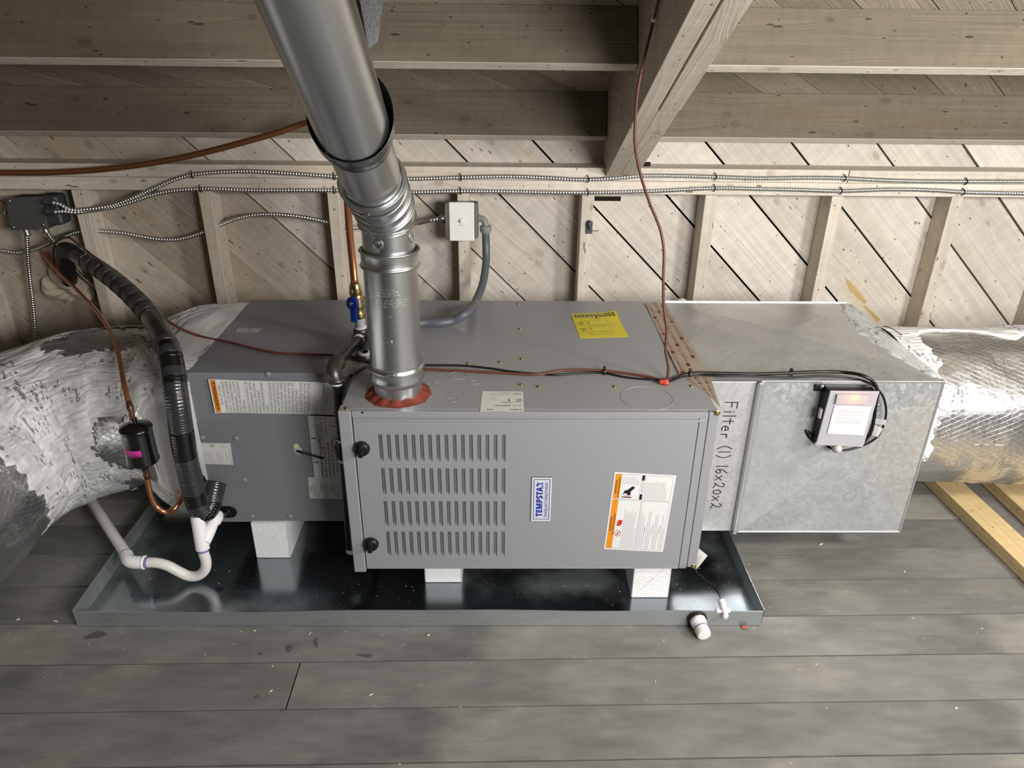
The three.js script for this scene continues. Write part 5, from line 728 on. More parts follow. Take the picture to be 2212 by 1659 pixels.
// ------------------------------------------------------------------ refrigerant and condensate lines
{
  const t = thing('insulated_pipe', 'thick black taped refrigerant pipe arching from the left wall down the coil cabinet front', 'insulated pipe', Z(400, 960, -0.12));
  const main = new THREE.CatmullRomCurve3([Z(150, 616, -1.085), Z(150, 598, -1.04), Z(142, 565, -0.99), Z(140, 541, -0.94), Z(158, 546, -0.89), Z(200, 572, -0.8), Z(250, 608, -0.66), Z(305, 660, -0.49), Z(345, 715, -0.315), Z(369, 775, -0.19), Z(380, 850, -0.128), Z(390, 920, -0.118), Z(402, 990, -0.12), Z(416, 1050, -0.123), Z(428, 1092, -0.125), Z(441, 1106, -0.132), Z(452, 1094, -0.146), Z(459, 1068, -0.166), Z(465, 1044, -0.188)], false, 'centripetal');
  const R = 0.0262; main.arcLengthDivisions = 800; const L = main.getLength(); let last = 0; const tAt = (u, v) => { let b = 0, bd = 1e9; for (let k = 0; k <= 400; k++) { const p = main.getPointAt(k / 400).project(camera), d = Math.hypot((p.x + 1) * 1106 - u, (1 - p.y) * 829.5 - v); if (d < bd) { bd = d; b = k / 400; } } return b; };
  const rip = (r, amp, pitch) => (q) => r + amp * Math.abs(Math.sin(Math.PI * q * L / pitch));
  part(t, 'sleeve', sweep(null, (q, th) => R * (q < 0.13 ? 0.92 : 1) + (q < 0.15 ? 0.0012 * vn(q * 90, th * 5, 64, 64) : 0), { curve: main, rad: 28, step: 0.01 }), M.sleeve, 'grey black foam sleeve');
  const tA = tAt(168, 553), tB = tAt(325, 690), tC = tAt(372, 785), tD = tAt(427, 1085);
  part(t, 'tape_wrap', sweep(null, R + 0.0008, { curve: main, t0: tA, t1: tAt(190, 566), rad: 28 }), M.tape);
  for (let k = 0; k < 8; k++) { const a = tAt(190, 566) + (tB - tAt(190, 566)) * k / 8, w = (tB - tA) / 8; part(t, 'tape_band', sweep(null, rip(R + 0.0012, 0.0006, 0.0045), { curve: main, t0: a + w * 0.08, t1: a + w * 0.62, rad: 28, step: 0.0011 }), M.tapeGrey, 'glossy spiral tape band'); }
  part(t, 'tape_wrap', sweep(null, R + 0.0012, { curve: main, t0: tB, t1: tC, rad: 28 }), M.tape);
  const seg = [[tC, tAt(379, 830), 1], [tAt(379, 830), tAt(392, 930), 0], [tAt(392, 930), tAt(400, 985), 1], [tAt(400, 985), tAt(420, 1062), 0], [tAt(420, 1062), tD, 1], [tD, 0.952, 0], [0.952, 0.972, 1], [0.972, 1, 0]];
  for (const [a, b, k] of seg) part(t, 'tape_wrap', sweep(null, rip(R + 0.0012 + (k ? 0.0006 : 0), k ? 0.0009 : 0.0013, 0.0068), { curve: main, t0: a, t1: b, rad: 28, step: 0.0015 }), k ? M.tape : M.tapeGrey);
  const m2 = [[368, 762], [374, 800], [362, 742]]; for (const [u, v] of m2) { const a = tAt(u, v); part(t, 'tape_band', sweep(null, rip(R + 0.0024, 0.0006, 0.005), { curve: main, t0: a, t1: a + 0.012, rad: 28, step: 0.0012 }), M.tapeGrey); }

  // hole in the wall sealed with foam
  const f = thing('spray_foam', 'lumpy cream expanding foam sealing the pipe hole low on the left wall', 'foam sealant', Z(140, 610, ZW));
  const g = new THREE.IcosahedronGeometry(1, 24), p = g.attributes.position; for (let i = 0; i < p.count; i++) { const x = p.getX(i), y = p.getY(i), z = p.getZ(i), k = 1 + 0.22 * Math.sin(x * 3.1 + 1) * Math.sin(y * 2.7) + 0.10 * Math.sin(x * 7 + y * 5) + 0.06 * Math.sin(y * 13 + z * 9) + 0.30 * Math.exp(-((x - 0.8) ** 2 + (y + 0.7) ** 2) * 4); p.setXYZ(i, x * 0.082 * k, y * 0.062 * k, z * 0.04 * k); } g.computeVertexNormals(); const c = Z(142, 612, ZW + 0.006); g.translate(c.x, c.y, c.z); part(f, 'foam', g, M.sprayFoam);

  // liquid line and filter drier
  const l = thing('copper_liquid_line', 'thin copper tube curving from the left wall to the black filter drier', 'copper tube', Z(245, 735, -0.5)), z0 = -0.125;
  part(l, 'tube', sweep([Z(86, 540, -1.1), Z(98, 556, -1.06), Z(125, 586, -0.98), Z(165, 626, -0.86), Z(208, 672, -0.66), Z(240, 720, -0.46), Z(258, 775, -0.29), Z(268, 830, -0.18), Z(277, 868, -0.14), Z(283, 892, z0)], 0.0062, { rad: 16, step: 0.008 }), M.copper);
  part(l, 'brazed_joint', sweep([Z(278, 868, -0.14), Z(281, 880, -0.13), Z(285, 897, z0), Z(287, 909, z0)], (q) => 0.0064 + 0.0022 * Math.exp(-((q - 0.3) ** 2) / 0.02), { rad: 16, step: 0.003 }), M.copperDark, 'heat darkened joint');
  const d = thing('filter_drier', 'black canister filter drier with a pink label on the copper line', 'filter drier', Z(306, 998, z0)), dT = Z(291, 916, z0), dB = Z(311, 1001, z0), ax = dT.clone().sub(dB).normalize(), H = dT.distanceTo(dB), tilt = ax;
  part(d, 'body', turned([[0.006, -0.003], [0.018, -0.001], [0.030, 0.003], [0.0375, 0.008], [0.0385, 0.013], [0.0365, 0.016], [0.036, H - 0.018], [0.0365, H - 0.016], [0.0385, H - 0.012], [0.0375, H - 0.007], [0.030, H - 0.003], [0.016, H + 0.002], [0.006, H + 0.004]], dB, tilt, 48), M.drier);
  part(d, 'stub', turned([[0.0085, 0], [0.008, 0.016], [0.007, 0.019]], dT.clone().addScaledVector(ax, -0.002), ax, 18), M.drier); part(d, 'stub', turned([[0.007, -0.018], [0.008, -0.015], [0.0085, 0.0]], dB, ax, 18), M.drier);
  const pk = print(900, 260, (x, w, h) => { fillBg(x, w, h, '#e33fae'); x.fillStyle = '#2a1230'; for (let i = 0; i < 9; i++) x.fillRect(60 + i * 28, 60 + (i % 2) * 20, [12, 6, 18, 4, 14, 5, 9, 16, 6][i], 150 - (i % 3) * 16); x.save(); x.translate(560, 130); x.rotate(0.78); x.lineWidth = 6; x.strokeStyle = '#2a1230'; x.strokeRect(-26, -26, 52, 52); x.restore(); lines(x, 640, 60, 170, 6, 32, 24, '#3a1540', 4); lines(x, 440, 220, 200, 1, 30, 24, '#3a1540', 5); });
  const lab = new THREE.CylinderGeometry(0.0363, 0.0363, 0.0235, 30, 1, true, -1.75, 2.25); lab.applyQuaternion(new THREE.Quaternion().setFromUnitVectors(V(0, 1, 0), ax)); const lp = dB.clone().addScaledVector(ax, H * 0.40); lab.translate(lp.x, lp.y, lp.z); part(d, 'drier_label', lab, paper(pk, { roughness: 0.35, side: THREE.DoubleSide }), 'bright pink label');
  const s = thing('copper_liquid_line', 'short copper tube curling from under the filter drier into the coil cabinet', 'copper tube', Z(340, 1095, -0.13));
  part(s, 'tube', sweep([Z(313, 1002, z0), Z(316, 1020, z0), Z(320, 1045, z0), Z(327, 1074, z0), Z(339, 1095, z0), Z(356, 1106, z0), Z(372, 1103, -0.145), Z(384, 1090, -0.16), Z(396, 1070, -0.185), Z(408, 1052, -0.199)], 0.0066, { rad: 16, step: 0.005 }), M.copper);
  part(s, 'brazed_joint', sweep([Z(312, 1000, z0), Z(315, 1014, z0), Z(318, 1034, z0)], (q) => 0.0068 + 0.0018 * Math.exp(-((q - 0.75) ** 2) / 0.01), { rad: 16, step: 0.003 }), M.copperDark, 'heat darkened joint');

  // brown control cable strapped along the refrigerant pipe to the furnace
  const b = thing('control_cable', 'brown control cable running beside the black refrigerant pipe and across the coil cabinet top', 'cable', Y(560, 750, FY1 + 0.005));
  part(b, 'cable', sweep([Z(124, 600, -1.07), Z(117, 570, -1.02), Z(116, 535, -0.95), Z(128, 516, -0.92), Z(150, 514, -0.89), Z(172, 530, -0.85), Z(205, 556, -0.77), Z(250, 596, -0.66), Z(300, 644, -0.53), Z(345, 680, -0.45), Y(385, 707, FY1 + 0.03), Y(435, 727, FY1 + 0.006), Y(490, 738, FY1 + 0.0045), Y(545, 752, FY1 + 0.0045), Y(600, 763, FY1 + 0.0045), Y(660, 765, FY1 + 0.0045), Y(715, 767, FY1 + 0.0055), Y(765, 772, FY1 + 0.0062), Y(800, 782, FY1 + 0.006), Y(850, 796, FY1 + 0.0055), Y(915, 798, FY1 + 0.0055), Y(1000, 801.5, FY1 + 0.005), Y(1090, 806, FY1 + 0.005), Y(1168, 808.5, FY1 + 0.005), Y(1210, 801, FY1 + 0.006), Y(1255, 799, FY1 + 0.0075), Y(1305, 801, FY1 + 0.0075), Y(1350, 806, FY1 + 0.006), Y(1400, 814, FY1 + 0.005), Y(1428, 821, FY1 + 0.005)], 0.0034, { rad: 12, step: 0.007 }), M.brown);

  // condensate drain: trap with wye fitting, elbow and the run to the back left
  const c2 = thing('condensate_drain', 'white plastic drain pipe with a trap under the coil cabinet and purple primer rings', 'drain pipe', Z(447, 1230, -0.09)), zt = -0.092, r = 0.0134;
  const cT = Z(426, 1112, -0.115), cB = Z(438, 1186, zt), ca = cB.clone().sub(cT).normalize();
  part(c2, 'trap_pipe', sweep([cB.clone().addScaledVector(ca, -0.02), Z(440, 1195, zt), Z(445, 1212, zt), Z(443, 1230, zt), Z(428, 1243, zt), Z(408, 1244, zt), Z(385, 1234, zt), Z(362, 1222, zt), Z(340, 1216, zt), Z(322, 1215, zt), Z(300, 1215, zt)], r, { rad: 24, step: 0.005 }), M.pvc);
  part(c2, 'wye_fitting', merge([turned([[0.0135, 0], [0.0175, 0.001], [0.0175, cT.distanceTo(cB)], [0.0135, cT.distanceTo(cB) + 0.001]], cT, ca, 28), sweep([Z(441, 1172, zt - 0.005), Z(452, 1148, -0.12), Z(463, 1121, -0.15), Z(472, 1108, -0.17)], 0.0155, { rad: 20, step: 0.006 }), turned([[0.013, 0], [0.0185, 0.001], [0.0185, 0.02], [0.013, 0.021]], Z(461, 1127, -0.142), Z(472, 1108, -0.17).sub(Z(461, 1127, -0.142)), 24)]), M.pvcWhite, 'glossy white wye fitting');
  part(c2, 'riser_stub', turned([[0.0134, -0.02], [0.0134, 0.03]], cT.clone().addScaledVector(ca, -0.012), ca, 24), M.pvcWhite);
  const ring = (p, dir, R2, h) => turned([[R2 - 0.001, -h], [R2, -h], [R2, h], [R2 - 0.001, h]], p, dir, 28);
  part(c2, 'primer_ring', ring(cB.clone().addScaledVector(ca, 0.0035), ca, r + 0.0006, 0.004), M.primer, 'purple primer'); part(c2, 'primer_ring', ring(cT.clone().addScaledVector(ca, 0.001), ca, 0.0178, 0.0009), M.primer);
  const el = Z(283, 1214, zt), e2 = Z(313, 1215, zt), ed = el.clone().sub(e2).normalize(), far = Y(196, 1080, 0.052), fd = far.clone().sub(el).normalize(), fs = el.clone().addScaledVector(fd, 0.03);
  part(c2, 'primer_ring', ring(e2.clone().addScaledVector(ed, -0.0035), ed, r + 0.0007, 0.005), M.primer);
  part(c2, 'elbow_fitting', merge([sweep([e2, el.clone().addScaledVector(ed, -0.008), el.clone().addScaledVector(ed, 0.002).addScaledVector(fd, 0.006), fs.clone().addScaledVector(fd, 0.012)], 0.0168, { rad: 24, step: 0.003 }), turned([[0.0138, -0.001], [0.0185, 0], [0.0185, 0.004], [0.016, 0.006]], e2, ed, 28)]), M.pvcWhite, 'glossy white elbow fitting');
  part(c2, 'drain_run', sweep([fs, el.clone().lerp(far, 0.5), far, far.clone().addScaledVector(fd, 0.35)], r + 0.0008, { rad: 24, step: 0.03 }), M.pvc);

  // capped outlet on the pan front
  const o = thing('pan_drain_stub', 'short capped white plastic pipe stub poking out of the drain pan front', 'drain stub', Z(1515, 1365, PZ1 + 0.03)), oa = Z(1506, 1331, PZ1 + 0.003); oa.y = 0.0255;
  const ob = Y(1522, 1374, 0.0185), od = ob.clone().sub(oa).normalize(), oL = oa.distanceTo(ob);
  part(o, 'gasket', turned([[0.012, 0], [0.0235, 0.0005], [0.0245, 0.003], [0.0235, 0.0055], [0.018, 0.006]], oa, V(0, 0, 1), 28), M.rubber, 'black rubber gasket');
  part(o, 'adapter', turned([[0.015, 0], [0.0205, 0.001], [0.0205, 0.012], [0.0185, 0.014]], oa.clone().addScaledVector(od, 0.004), od, 10), M.pvcWhite); part(o, 'primer_ring', ring(oa.clone().addScaledVector(od, 0.03), od, 0.0182, 0.0015), M.primer);
  part(o, 'sleeve', turned([[0.017, 0], [0.0178, 0.001], [0.0178, 0.017], [0.016, 0.018]], oa.clone().addScaledVector(od, 0.014), od, 28), M.pvcWhite); part(o, 'cap', turned([[0.0165, 0], [0.0175, 0.0015], [0.0172, oL - 0.036], [0.016, oL - 0.0325], [0.012, oL - 0.0315], [0, oL - 0.0312]], oa.clone().addScaledVector(od, 0.0315), od, 32), M.pvc);

  // float switch clipped over the rim, wire and paper tag
  const w = thing('float_switch', 'small pale lilac float switch clipped over the pan rim with thin black wires', 'float switch', Z(1560, 1320, PZ1 + 0.005)), fz = PZ1;
  const F = (u, v, z) => Z(u, v, z), bod = sweep([F(1558, 1294, fz - 0.022), F(1560, 1303, fz - 0.014), F(1563, 1314, fz + 0.002), F(1566, 1322, fz + 0.008), F(1567, 1331, fz + 0.010)], (q) => 0.0072 + 0.0018 * Math.sin(q * 7), { rad: 14, step: 0.003 });
  part(w, 'clip_body', bod, M.lilac); part(w, 'nose', sweep([F(1563, 1329, fz + 0.010), F(1569, 1334, fz + 0.012)], 0.0066, { rad: 12, step: 0.003 }), M.lilac); const wg = Z(1562, 1318, fz); part(w, 'wing', box(wg.x - 0.018, wg.x + 0.017, wg.y - 0.003, wg.y + 0.004, fz - 0.006, fz + 0.0075, 0.002), M.lilac);
  for (const k of [0, 1]) part(w, 'wire', sweep([X(1503, 1228, 0.83 + 0.003 * k), Z(1509, 1240, -0.02), Z(1525 + k * 2, 1256 - k, 0.0), Z(1541 + k * 3, 1269 - k, 0.02), Z(1552 + k, 1282, 0.035), Z(1557, 1293, fz - 0.02)], 0.0016, { rad: 8, step: 0.006 }), M.wire);
  const tg = thing('paper_tag', 'small white folded paper tag sticking out at the lower right corner of the furnace', 'paper tag', X(1515, 1205, 0.853));
  const tm = print(300, 300, (x, a, h) => { fillBg(x, a, h, '#f0f0ee'); x.translate(150, 150); x.rotate(0.5); x.translate(-150, -150); lines(x, 70, 110, 190, 4, 34, 24, '#333', 5); }, 1);
  part(tg, 'tag', sheet([Z(1510, 1185, -0.04), Z(1528.5, 1200, -0.032), Z(1504, 1230, -0.03), Z(1494, 1222, -0.04)], 0.0006, (u, v) => 0.003 * u * v, 6, 6), paper(tm));
}

// ------------------------------------------------------------------ cables on the furnace and the fan control
{
  const T = FY1 + 0.0035;
  const h = thing('thermostat_cable', 'brown cable hanging from the rafter down to the furnace top', 'cable', Z(1433, 540, -0.3));
  const top = X(1425, -10, 0.688), tie = X(1412, 42, 0.6885), end = Y(1441, 821, T), zl = (k) => tie.z + (end.z - tie.z) * k;
  part(h, 'cable', sweep([X(1450, -90, 0.688), top, tie, Z(1403, 80, zl(0.04)), Z(1388, 140, zl(0.1)), Z(1377, 200, zl(0.17)), Z(1372, 262, zl(0.26)), Z(1372, 315, zl(0.34)), Z(1384, 378, zl(0.43)), Z(1404, 440, zl(0.53)), Z(1426, 495, zl(0.62)), Z(1434, 540, zl(0.69)), Z(1433, 600, zl(0.77)), Z(1434, 660, zl(0.84)), Z(1440, 715, zl(0.9)), Z(1438, 760, zl(0.95)), Z(1444, 795, zl(0.98)), end], 0.0034, { rad: 12, step: 0.008 }), M.brown);
  const zt = thing('cable_tie', 'white plastic tie clip holding the brown cable to the rafter', 'cable tie', tie.clone());
  part(zt, 'tie_loop', turned([[0.0042, -0.003], [0.006, -0.003], [0.006, 0.003], [0.0042, 0.003]], tie.clone(), V(-0.2, 0.9, 0.4), 16), M.plastic); part(zt, 'tie_head', box(tie.x - 0.004, tie.x + 0.006, tie.y - 0.006, tie.y + 0.008, tie.z - 0.005, tie.z + 0.004, 0.0015), M.plastic); part(zt, 'tie_tail', sweep([tie.clone().add(V(0, 0.006, 0)), tie.clone().add(V(-0.003, 0.02, 0.004))], 0.0018, { rad: 6 }), M.plastic);
  const bz = BZ + 0.012;
  const w1 = thing('black_cable', 'black cable lying along the furnace top from the vent pipe to the fan controller', 'cable', Y(1300, 806, T));
  part(w1, 'cable', sweep([Y(739, 868, T - 0.004), Y(746, 850, T + 0.004), Y(757, 824, T + 0.001), Y(772, 804, T), Y(800, 792, T), Y(850, 788, T), Y(920, 789, T), Y(1000, 790, T), Y(1060, 796, T), Y(1100, 802, T), Y(1140, 806, T), Y(1200, 810, T), Y(1245, 807, T), Y(1302, 805.5, T + 0.001), Y(1346, 814, T), Y(1390, 819, T), Y(1441, 819, T + 0.003), Y(1476, 813, T), Y(1505, 809.5, T + 0.001), Y(1560, 812, T + 0.004), Y(1620, 812, T + 0.006), Y(1700, 815.5, T + 0.006), Y(1784, 812, T + 0.008), Z(1845, 818, bz - 0.02), Z(1881, 829, bz), Z(1905, 852, bz + 0.01), Z(1914, 884, bz + 0.014), Z(1911, 910, bz + 0.014), Z(1897, 941, bz + 0.012), Z(1868, 961, bz + 0.01), Z(1822, 973, bz + 0.012), Z(1801, 971, bz + 0.012), Z(1784, 962, bz)], 0.0028, { rad: 12, step: 0.007 }), M.wire);
  const w2 = thing('black_cable', 'thicker black cable on the filter box top entering the fan controller side', 'cable', Y(1640, 805, T));
  part(w2, 'cable', sweep([Y(1437, 826, T), Y(1452, 821, T), Y(1478, 810, T + 0.003), Y(1505, 806, T + 0.004), Y(1560, 806.5, T + 0.006), Y(1630, 808, T + 0.008), Y(1700, 806, T + 0.008), Y(1760, 803.5, T + 0.010), Y(1820, 804, T + 0.010), Z(1866, 812, bz), Z(1888, 827, bz + 0.006), Z(1896, 848, bz + 0.01), Z(1892, 872, bz + 0.012), Z(1888, 905, bz + 0.012), Z(1879, 938, bz + 0.01), Z(1862, 957, bz + 0.008), Z(1848, 966, bz)], 0.0042, { rad: 12, step: 0.007 }), M.wire);
  for (const [u, v, name] of [[1305, 803, 'black zip tie bundling cables near the middle of the furnace top'], [1490, 808, 'black zip tie bundling cables over the red printed foil tape'], [1708, 807, 'black zip tie bundling cables on top of the filter box']]) {
    const p = Y(u, v, T + 0.003), q = thing('zip_tie', name, 'zip tie', p.clone()); part(q, 'strap', turned([[0.0078, -0.0022], [0.0092, -0.0022], [0.0092, 0.0022], [0.0078, 0.0022]], p, V(1, 0, 0), 20), M.wire); part(q, 'head', box(p.x - 0.0035, p.x + 0.0035, p.y + 0.006, p.y + 0.0145, p.z - 0.003, p.z + 0.004, 0.001), M.wire);
  }
  const nutp = Y(1433, 825, T + 0.004), n = thing('wire_nut', 'orange red wire connector where the brown cables meet on the furnace top', 'wire connector', nutp.clone());
  part(n, 'connector', merge([turned([[0, 0], [0.0045, 0.001], [0.0062, 0.006], [0.0072, 0.018], [0.0075, 0.022], [0.004, 0.023]], nutp.clone().add(V(-0.012, 0, 0)), V(1, 0.05, 0.1), 12), turned([[0, 0], [0.004, 0.001], [0.006, 0.008], [0.0062, 0.013]], nutp.clone().add(V(-0.002, -0.001, 0.006)), V(1, 0.05, -0.2), 10)]), M.orange);

  // fan controller screwed to the box front
  const c = thing('fan_controller', 'black electronic control box with a clear cover, glowing orange light and paper label', 'control box', Z(1815, 960, BZ)), zc = BZ + 0.05, a = Z(1795, 846, zc), b = Z(1899, 847, zc), d = Z(1863, 965, zc), e = Z(1764, 961, zc);
  const k0 = BZ + 0.004, toBack = (p) => V(p.x - 0.0, p.y + 0.0, k0), hull = (q, z0, z1) => { const s = new THREE.Shape(); s.moveTo(q[0].x, q[0].y); for (const p of q.slice(1)) s.lineTo(p.x, p.y); s.closePath(); const g = new THREE.ExtrudeGeometry(s, { depth: z1 - z0, bevelEnabled: true, bevelThickness: 0.001, bevelSize: 0.001, bevelSegments: 2 }); g.translate(0, 0, z0); return boxUV(g); };
  const inset = (k) => { const m = a.clone().add(b).add(d).add(e).multiplyScalar(0.25); return [a, b, d, e].map((p) => p.clone().lerp(m, k)); };
  const cover = part(c, 'cover', hull([e, d, V(d.x + 0.002, d.y + 0.012, 0), V(b.x - 0.001, b.y - 0.016, 0), b, a], zc - 0.004, zc - 0.001), M.clearCover, 'milky clear plastic cover');
  part(c, 'housing', hull(inset(0.05).reverse(), k0, zc - 0.0055), M.rubber, 'black plastic housing');
  part(c, 'circuit_board', hull(inset(0.12).reverse(), zc - 0.0054, zc - 0.0052), S({ color: 0x8d8f93, roughness: 0.5 }));
  const raised = [Z(1808, 851, zc + 0.003), Z(1877, 852, zc + 0.003), Z(1873, 873, zc + 0.003), Z(1804, 872, zc + 0.003)]; part(cover, 'window', sheet(raised, 0.003, () => 0, 3, 3), M.clearCover);
  const led = Z(1847, 859, zc + 0.0052); part(c, 'indicator_lamp', turned([[0, 0.003], [0.002, 0.0024], [0.0024, 0]], led, V(0, 0, 1), 14), S({ color: 0xffa040, emissive: 0xff8a20, emissiveIntensity: 22 }), 'glowing orange indicator');
  const pl = new THREE.PointLight(0xff6a10, 0.012, 0.4); pl.position.copy(led).add(V(0, 0, 0.007)); scene.add(pl);
  const ctl = print(700, 620, (x, w, hh) => { fillBg(x, w, hh, '#f8f8f6'); x.strokeStyle = '#8a8f98'; x.lineWidth = 4; x.strokeRect(90, 110, 520, 270); for (let r = 0; r < 6; r++) { x.fillStyle = '#c3cad6'; x.fillRect(92, 112 + r * 46, 516, 18); } words(x, ['Fan  COLOR  2-Stage Label  3-Stage Label'], 110, 146, 0, '25px sans-serif', '#444', 480); ['OFF    Red    On Furnace W/1  On Furnace W/1', 'ON    Yellow   On Air Hdl W2', 'ON    Green   On Furnace G', 'ON    Blue    On Furnace W2'].forEach((s, r) => words(x, [s], 105, 196 + r * 46, 0, '24px sans-serif', '#555', 490)); words(x, ['See Installation Instructions For Specific Details'], 100, 374, 0, '21px sans-serif', '#444', 500); words(x, ['0010-101 REV A'], 300, 560, 0, '22px sans-serif', '#555'); });
  part(cover, 'instruction_label', sheet([Z(1802.5, 875, zc + 0.001), Z(1882, 878, zc + 0.001), Z(1865, 940, zc + 0.001), Z(1786.5, 936, zc + 0.001)], 0.0005, () => 0.0008, 3, 3), paper(ctl), 'white paper label with a table');
  const dm = Z(1806, 970, zc - 0.002); part(c, 'button', merge([turned([[0.0105, 0], [0.0105, 0.013], [0.0085, 0.018], [0.004, 0.0205], [0, 0.021]], V(dm.x, dm.y, zc - 0.004), V(-0.02, 0.45, 0.9), 28)]), S({ color: 0xb7b4ae, roughness: 0.3 }), 'grey domed knob');
  const lugA = Z(1765, 836, BZ + 0.006), lugB = Z(1752, 945, BZ + 0.008); part(c, 'mounting_lug', box(lugA.x - 0.006, lugA.x + 0.016, lugA.y - 0.012, lugA.y + 0.008, BZ + 0.001, BZ + 0.007, 0.003), M.rubber); part(c, 'mounting_screw', turned([[0, 0.004], [0.004, 0.0035], [0.0055, 0]], Z(1776, 835, BZ + 0.008), V(0, 0, 1), 14), M.zinc);
  part(c, 'mounting_lug', turned([[0.004, -0.003], [0.0085, -0.0025], [0.0085, 0.0015], [0.004, 0.002]], Z(1767, 960, zc - 0.002), V(0, 0, 1), 18), M.clearCover); part(c, 'clip', box(Z(1777, 895, zc).x - 0.0035, Z(1777, 895, zc).x + 0.003, Z(1777, 908, zc).y, Z(1777, 888, zc).y, zc - 0.018, zc - 0.008, 0.001), M.clearCover);
  part(c, 'cable_gland', sweep([Z(1738, 926, BZ + 0.003), Z(1752, 944, BZ + 0.012), Z(1766, 958, BZ + 0.028)], 0.0075, { rad: 16, step: 0.004 }), M.wire); part(c, 'gland_tie', turned([[0.0048, -0.0015], [0.0062, -0.0015], [0.0062, 0.0015], [0.0048, 0.0015]], Z(1890, 872, bz + 0.012), V(0.1, 1, 0), 18), M.wire); part(c, 'mounting_screw', turned([[0, 0.004], [0.0035, 0.0035], [0.005, 0]], Z(1897, 875, BZ + 0.014), V(0, 0, 1), 14), M.zinc);
  const tagm = print(240, 120, (x, w, hh) => { fillBg(x, w, hh, '#f4f4f4'); x.strokeStyle = '#333'; x.lineWidth = 4; x.strokeRect(60, 20, 110, 76); x.fillStyle = '#222'; x.font = 'bold 40px sans-serif'; x.fillText('K1', 88, 74); });
  const tagA = thing('wire_tag', 'upper white flag tag folded round the thin black cable beside the fan controller', 'cable tag', Z(1905, 912, bz)); part(tagA, 'flag', sheet([Z(1891, 904, bz + 0.004), Z(1914, 907, bz + 0.018), Z(1912, 918, bz + 0.018), Z(1889, 914, bz + 0.004)], 0.0008, () => 0, 3, 3), paper(tagm));
  const tagB = thing('wire_tag', 'lower white flag tag printed with black letters on the cable below the fan controller side', 'cable tag', Z(1890, 930, bz)); part(tagB, 'flag', sheet([Z(1878, 915, bz - 0.002), Z(1908, 926, bz + 0.018), Z(1896, 944, bz + 0.018), Z(1871, 934, bz - 0.002)], 0.0008, () => 0, 3, 3), paper(tagm));
}

